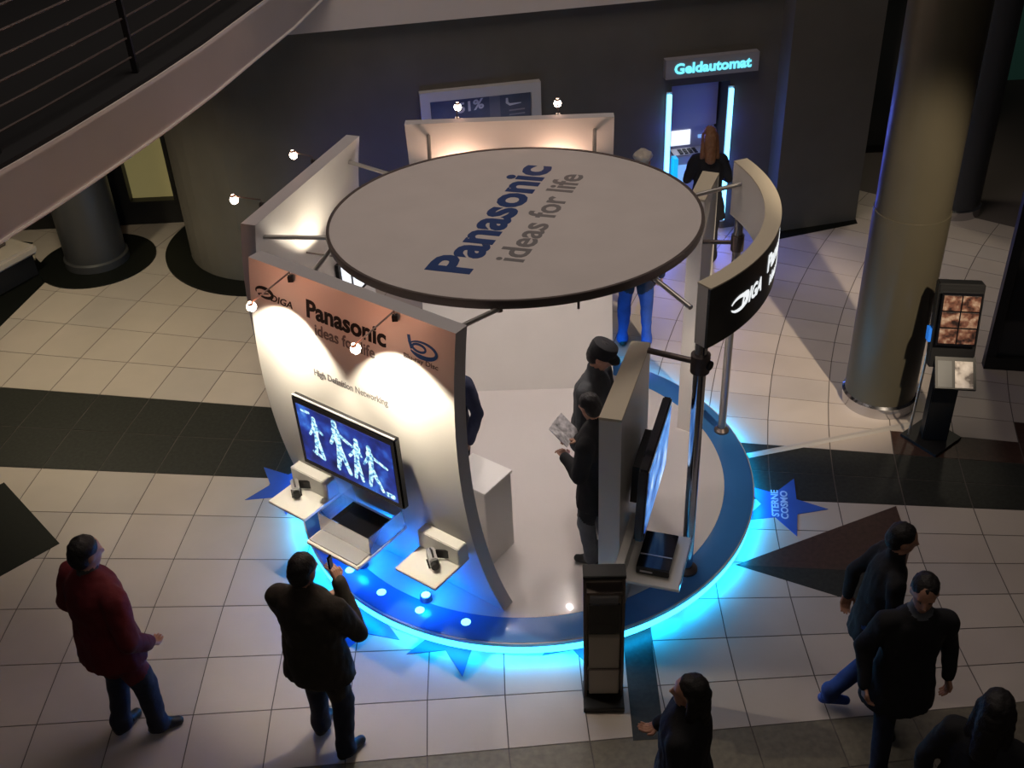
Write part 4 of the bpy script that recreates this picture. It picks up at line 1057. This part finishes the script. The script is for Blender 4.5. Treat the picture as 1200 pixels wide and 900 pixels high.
    # hands: palm, four fingers of unequal length and a thumb, slightly curled
    for sgn, el, wr in hands:
        d = (wr - el).normalized()
        side = d.cross(V((0, 0, 1)) if abs(d.z) < 0.8 else V((0, 1, 0))).normalized()
        nr = side.cross(d).normalized()
        if abs(d.z) >= 0.8: side, nr = nr, side      # hanging hand: palm faces the thigh
        if side.y < 0 and abs(d.z) >= 0.8: side = -side
        if abs(d.z) < 0.8 and side.x * sgn > 0: side = -side
        Hn = Body(); pal = wr + d * 0.05
        curl = nr if nr.x * sgn < 0 else -nr
        Hn.cap(wr - d * 0.03, wr + d * 0.02, 0.027, 0.026, skin)
        for k in range(4):
            t = (k - 1.5) * 0.020
            Hn.cap(wr + d * 0.015 + side * t * 0.7, wr + d * 0.085 + side * t, 0.014, 0.0125, skin)
            Lf = (0.060, 0.074, 0.078, 0.068)[k] if True else 0
            k0 = wr + d * 0.088 + side * t; k1 = k0 + (d * 0.85 + curl * 0.5) * Lf * 0.55; k2 = k1 + (d * 0.4 + curl * 0.9) * Lf * 0.5
            Hn.cap(k0, k1, 0.0090, 0.0082, skin); Hn.cap(k1, k2, 0.0082, 0.0070, skin)
        t0 = wr + d * 0.03 + side * 0.028; t1 = t0 + (side * 0.75 + d * 0.65) * 0.042; t2 = t1 + (d * 0.9 + curl * 0.3) * 0.032
        Hn.cap(t0, t1, 0.012, 0.0105, skin); Hn.cap(t1, t2, 0.0105, 0.0085, skin)
        hp_ = [(q[0] * s, q[1] * s, q[2] * s, q[3] * s, q[4], q[5], q[6]) for q in Hn.pr]
        hv, hf = fuse(hp_, 0.0048, 1)
        k = len(vs); vs += hv; fs += [tuple(i + k for i in f) for f in hf]; ms += [mi(skin)] * len(hf)
    RZ = Matrix.Rotation(math.radians(yaw), 3, 'Z'); L0 = V(loc)
    t = thing('person', label, 'person', loc, group)
    b = MB(); b.v = [L0 + RZ @ v for v in vs]; b.f = fs; b.m = ms
    b.build('body', mats, t, smooth=True)
    # hair (and hats) sit on the head as parts
    hm = hairmat or hair
    HB = Body()
    if cap_col is None or hairstyle != 'none':
        HB.ell(hd(0, -0.014, 0.156), (0.084, 0.095, 0.084), hm, HR)
        HB.ell(hd(0, -0.045, 0.105), (0.080, 0.068, 0.085), hm, HR)
        if hairstyle == 'long':
            HB.cap(hd(0, -0.07, 0.10), hd(0, -0.10, -0.14), 0.078, 0.066, hm, 0.75)
            for e in (-1, 1): HB.cap(hd(e * 0.072, -0.015, 0.13), hd(e * 0.085, -0.03, -0.12), 0.030, 0.034, hm)
        if hairstyle == 'fluffy':
            for e in range(9):
                a = e * 0.7; HB.ell(hd(0.05 * math.cos(a), -0.02 + 0.06 * math.sin(a), 0.185 + 0.012 * math.cos(e * 2.1)), (0.062, 0.062, 0.05), hm, HR)
        hv, hf = fuse([(p[0] * s, p[1] * s if p[1] is not None else None, p[2] * s if isinstance(p[2], (int, float)) else p[2] * s, p[3] * s if isinstance(p[3], (int, float)) else p[3], p[4], p[5], p[6]) for p in HB.pr], 0.011, 2)
        b = MB(); b.v = []
        for v in hv:
            n_ = noise.noise(v * 38 + off_) * 0.007; b.v.append(L0 + RZ @ (v + (v - hb * s).normalized() * n_))
        b.f = hf; b.m = [0] * len(hf)
        b.build('hair', hm, t, smooth=True)
    if cap_col is not None:
        b = MB(); K = 24; rows = []
        for (zz, rr) in ((0.125, 1.02), (0.165, 1.06), (0.200, 1.06), (0.226, 0.98), (0.234, 0.8), (0.236, 0.3)):
            rows.append([L0 + RZ @ (hd(0.088 * rr * math.cos(2 * PI * j / K), -0.005 + 0.104 * rr * math.sin(2 * PI * j / K), zz) * s) for j in range(K)])
        for r in rows: b.v += r
        for i in range(len(rows) - 1):
            for j in range(K):
                b.f.append((i * K + j, i * K + (j + 1) % K, (i + 1) * K + (j + 1) % K, (i + 1) * K + j)); b.m.append(0)
        b.f.append(tuple((len(rows) - 1) * K + j for j in range(K))); b.m.append(0)
        cp = b.build('cap', cap_col, t, smooth=True)
        b = MB(); vs_ = []
        for zo in (0.0, 0.008):
            for k in range(9):
                a = math.radians(30 + 15 * k)
                vs_ += [hd(0.088 * math.cos(a), -0.005 + 0.104 * math.sin(a), 0.137 + zo), hd(0.094 * math.cos(a), 0.045 + 0.115 * math.sin(a), 0.122 + zo)]
        b.v = [L0 + RZ @ (q * s) for q in vs_]
        for k in range(8):
            i = 2 * k; b.f += [(i, i + 1, i + 3, i + 2), (18 + i, 18 + i + 2, 18 + i + 3, 18 + i + 1), (i + 1, 18 + i + 1, 18 + i + 3, i + 3)]; b.m += [0] * 3
        b.build('cap_brim', cap_col, t if False else t, smooth=False)
    return t

F_BLACK = fab('cloth_black', (0.010, 0.010, 0.012)); F_RED = fab('jacket_red', (0.105, 0.006, 0.010)); F_BROWN = fab('jacket_brown', (0.028, 0.022, 0.016))
F_JEANS = fab('denim_dark', (0.012, 0.015, 0.032)); F_BLUEJ = fab('denim_blue', (0.020, 0.065, 0.30)); F_GREY = fab('jacket_grey', (0.045, 0.048, 0.052))
F_NAVY = fab('cloth_navy', (0.014, 0.018, 0.045)); F_GREYJ = fab('denim_grey', (0.10, 0.11, 0.13)); F_SHOE = fab('shoe_black', (0.008, 0.008, 0.009), 0.5)
F_BLUESHOE = fab('shoe_blue', (0.015, 0.05, 0.26), 0.6); F_CREAM = fab('cloth_cream', (0.42, 0.36, 0.28)); F_PINK = fab('cloth_pinkish', (0.22, 0.08, 0.07))
H_DARK = mat('hair_dark', (0.010, 0.008, 0.008), 0.6, bump=0.5, bscale=90); H_BLOND = mat('hair_blond', (0.24, 0.11, 0.05), 0.6, bump=0.5, bscale=90)
H_WHITE = mat('hair_white', (0.55, 0.50, 0.44), 0.7, bump=0.6, bscale=80)

# man in the red jacket, one arm bent across the chest, weight on one leg
person('man in a red jacket and dark jeans with one foot turned out', (-2.78, 5.12, 0), -38, 1.82, F_RED, F_JEANS, F_SHOE, H_DARK, hem=0.80, lean=3, girth=1.32, head_yaw=-4, head_pitch=10,
       larm=((-0.30, -0.03, 1.12), (-0.25, 0.10, 0.92)), rarm=((0.31, -0.02, 1.10), (0.25, 0.12, 0.93)), lfoot=((-0.10, -0.06, 0.08), 10), rfoot=((0.11, 0.08, 0.08), -30), collar=F_GREY)
# man in the brown jacket holding something small to his face
def phone_hold(B, tz, hd): pass
mid = person('man in a dark brown jacket and jeans holding a phone to his face', (-1.37, 4.93, 0), -22, 1.76, F_BROWN, F_JEANS, F_SHOE, H_DARK, hem=0.76, lean=2, girth=1.26, head_yaw=-8, head_pitch=10,
       larm=((-0.24, 0.10, 1.10), (-0.04, 0.26, 1.16)), rarm=((0.27, 0.12, 1.09), (0.12, 0.225, 1.38)), lfoot=((-0.13, 0.07, 0.08), 6), rfoot=((0.13, -0.06, 0.08), -22))
rz = Matrix.Rotation(math.radians(-22), 3, 'Z'); pc_ = V((-1.37, 4.93, 0)) + rz @ (V((0.075, 0.23, 1.545)) * (1.76 / 1.75))
t = thing('mobile_phone', 'small black phone held to the face of the man in the brown jacket', 'phone', pc_ - V((0, 0, 0.05)))
MB().obox(pc_, rz @ V((0, 1, 0)), rz @ V((1, 0, 0)), V((0, 0, 1)), 0.022, 0.008, 0.05, bev=0.004).build('housing', M_TVBODY, t)
MB().obox(pc_ + rz @ V((-0.009, 0, 0.01)), rz @ V((0, 1, 0)), rz @ V((1, 0, 0)), V((0, 0, 1)), 0.018, 0.001, 0.03).build('display', M_SCREEN_B, t)
# woman with long dark hair passing in front
person('woman with long dark hair and black coat at the olive stone band', (0.89, 3.98, 0), 68, 1.64, F_BLACK, F_JEANS, F_SHOE, H_DARK, hem=0.55, female=True, head_yaw=8, head_pitch=-4, hairstyle='long', girth=1.28,
       larm=((-0.26, -0.02, 1.10), (-0.22, 0.12, 0.94)), rarm=((0.25, 0.02, 1.12), (0.22, 0.2, 0.98)))
# two people walking side by side
person('walker in a black jacket and blue trainers behind the person in the long coat', (2.33, 5.09, 0), -95, 1.66, F_BLACK, fab('denim_mid_blue', (0.014, 0.036, 0.16)), F_BLUESHOE, H_DARK, hem=0.72, lean=8, head_yaw=0, head_pitch=8, girth=1.0,
       larm=((-0.24, -0.10, 1.10), (-0.22, -0.12, 0.88)), rarm=((0.25, 0.06, 1.12), (0.22, 0.20, 0.98)), lfoot=((-0.10, 0.22, 0.08), 2), rfoot=((0.08, -0.22, 0.13), -4))
person('walker in a long black coat with pale collar striding across the floor', (2.38, 4.60, 0), 178, 1.72, F_BLACK, F_JEANS, F_SHOE, H_DARK, hem=0.62, lean=3, head_yaw=-14, head_pitch=6, girth=1.06, collar=F_GREYJ,
       larm=((-0.27, -0.04, 1.10), (-0.29, 0.02, 0.85)), rarm=((0.27, -0.02, 1.10), (0.27, 0.10, 0.88)), lfoot=((-0.08, -0.24, 0.10), 0), rfoot=((0.10, 0.20, 0.08), -4))
person('person with dark hair in black close to the lower right corner', (2.44, 3.66, 0), -35, 1.78, F_BLACK, F_JEANS, F_SHOE, H_DARK, hem=0.75, hairstyle='long', female=True, girth=1.05)
# on the stage
person('man in a black flat-topped cap and grey jacket looking down beside the low panel', (0.61, 7.06, ZS), -118, 1.76, F_GREY, F_JEANS, F_SHOE, H_DARK, hem=0.80, lean=4, head_yaw=16, head_pitch=24, girth=1.10, cap_col=F_BLACK,
       larm=((-0.26, 0.06, 1.10), (-0.16, 0.24, 1.06)), rarm=((0.26, 0.06, 1.10), (0.18, 0.26, 1.06)))
person('person in black jacket and grey jeans reading papers behind the low panel', (0.63, 6.52, ZS), 62, 1.60, F_BLACK, F_GREYJ, F_SHOE, H_DARK, hem=0.70, lean=4, girth=1.24, head_pitch=26, head_yaw=-25,
       larm=((-0.25, 0.06, 1.10), (-0.12, 0.24, 1.14)), rarm=((0.24, 0.08, 1.10), (0.13, 0.24, 1.16)), lfoot=((-0.10, 0.02, 0.08), 6), rfoot=((0.11, -0.04, 0.08), -6))
rz = Matrix.Rotation(math.radians(62), 3, 'Z'); q0 = V((0.63, 6.52, ZS)) + rz @ V((0.06, 0.33, 1.145))
t = thing('printed_papers', 'folded printed papers held by the person in black', 'papers', q0)
pf = (rz @ V((0, 0.75, 0.66))).normalized(); px_ = (rz @ V((1, 0, 0))).normalized(); pn_ = px_.cross(pf)
for k, (dx, an) in enumerate(((-0.055, 0.25), (0.055, -0.25))):
    Rq = Matrix.Rotation(an, 3, pf)
    MB().obox(q0 + px_ * dx + pn_ * 0.012, Rq @ px_, pf, Rq @ pn_, 0.060, 0.10, 0.003).build('sheet', M_PAPER, t)
person('person in navy half hidden behind the right edge of the front panel', (-0.52, 7.24, ZS), 150, 1.72, F_NAVY, F_JEANS, F_SHOE, H_DARK, hem=0.80, girth=1.0,
       larm=((-0.27, 0.0, 1.10), (-0.25, 0.12, 0.90)), rarm=((0.27, 0.0, 1.10), (0.25, 0.12, 0.90)))
# behind the stand
person('person with fluffy white hair waiting near the cash machine', (1.54, 11.06, 0), -30, 1.70, F_CREAM, F_JEANS, F_SHOE, H_WHITE, hem=0.8, hairstyle='fluffy', female=True)
person('woman with reddish blond hair in a black coat using the cash machine', (2.37, 11.62, 0), -4, 1.68, F_BLACK, F_BLACK, F_SHOE, H_BLOND, hem=0.62, lean=6, head_pitch=18, hairstyle='long', female=True, collar=F_PINK,
       larm=((-0.25, 0.06, 1.10), (-0.15, 0.28, 1.05)), rarm=((0.25, 0.06, 1.10), (0.15, 0.28, 1.08)))
person('person in bright blue jeans standing between rear panel and narrow panel', (1.33, 9.86, 0), -8, 1.70, F_NAVY, F_BLUEJ, F_SHOE, H_DARK, hem=0.86, lfoot=((-0.13, 0.02, 0.08), 8), rfoot=((0.13, -0.02, 0.08), -10))
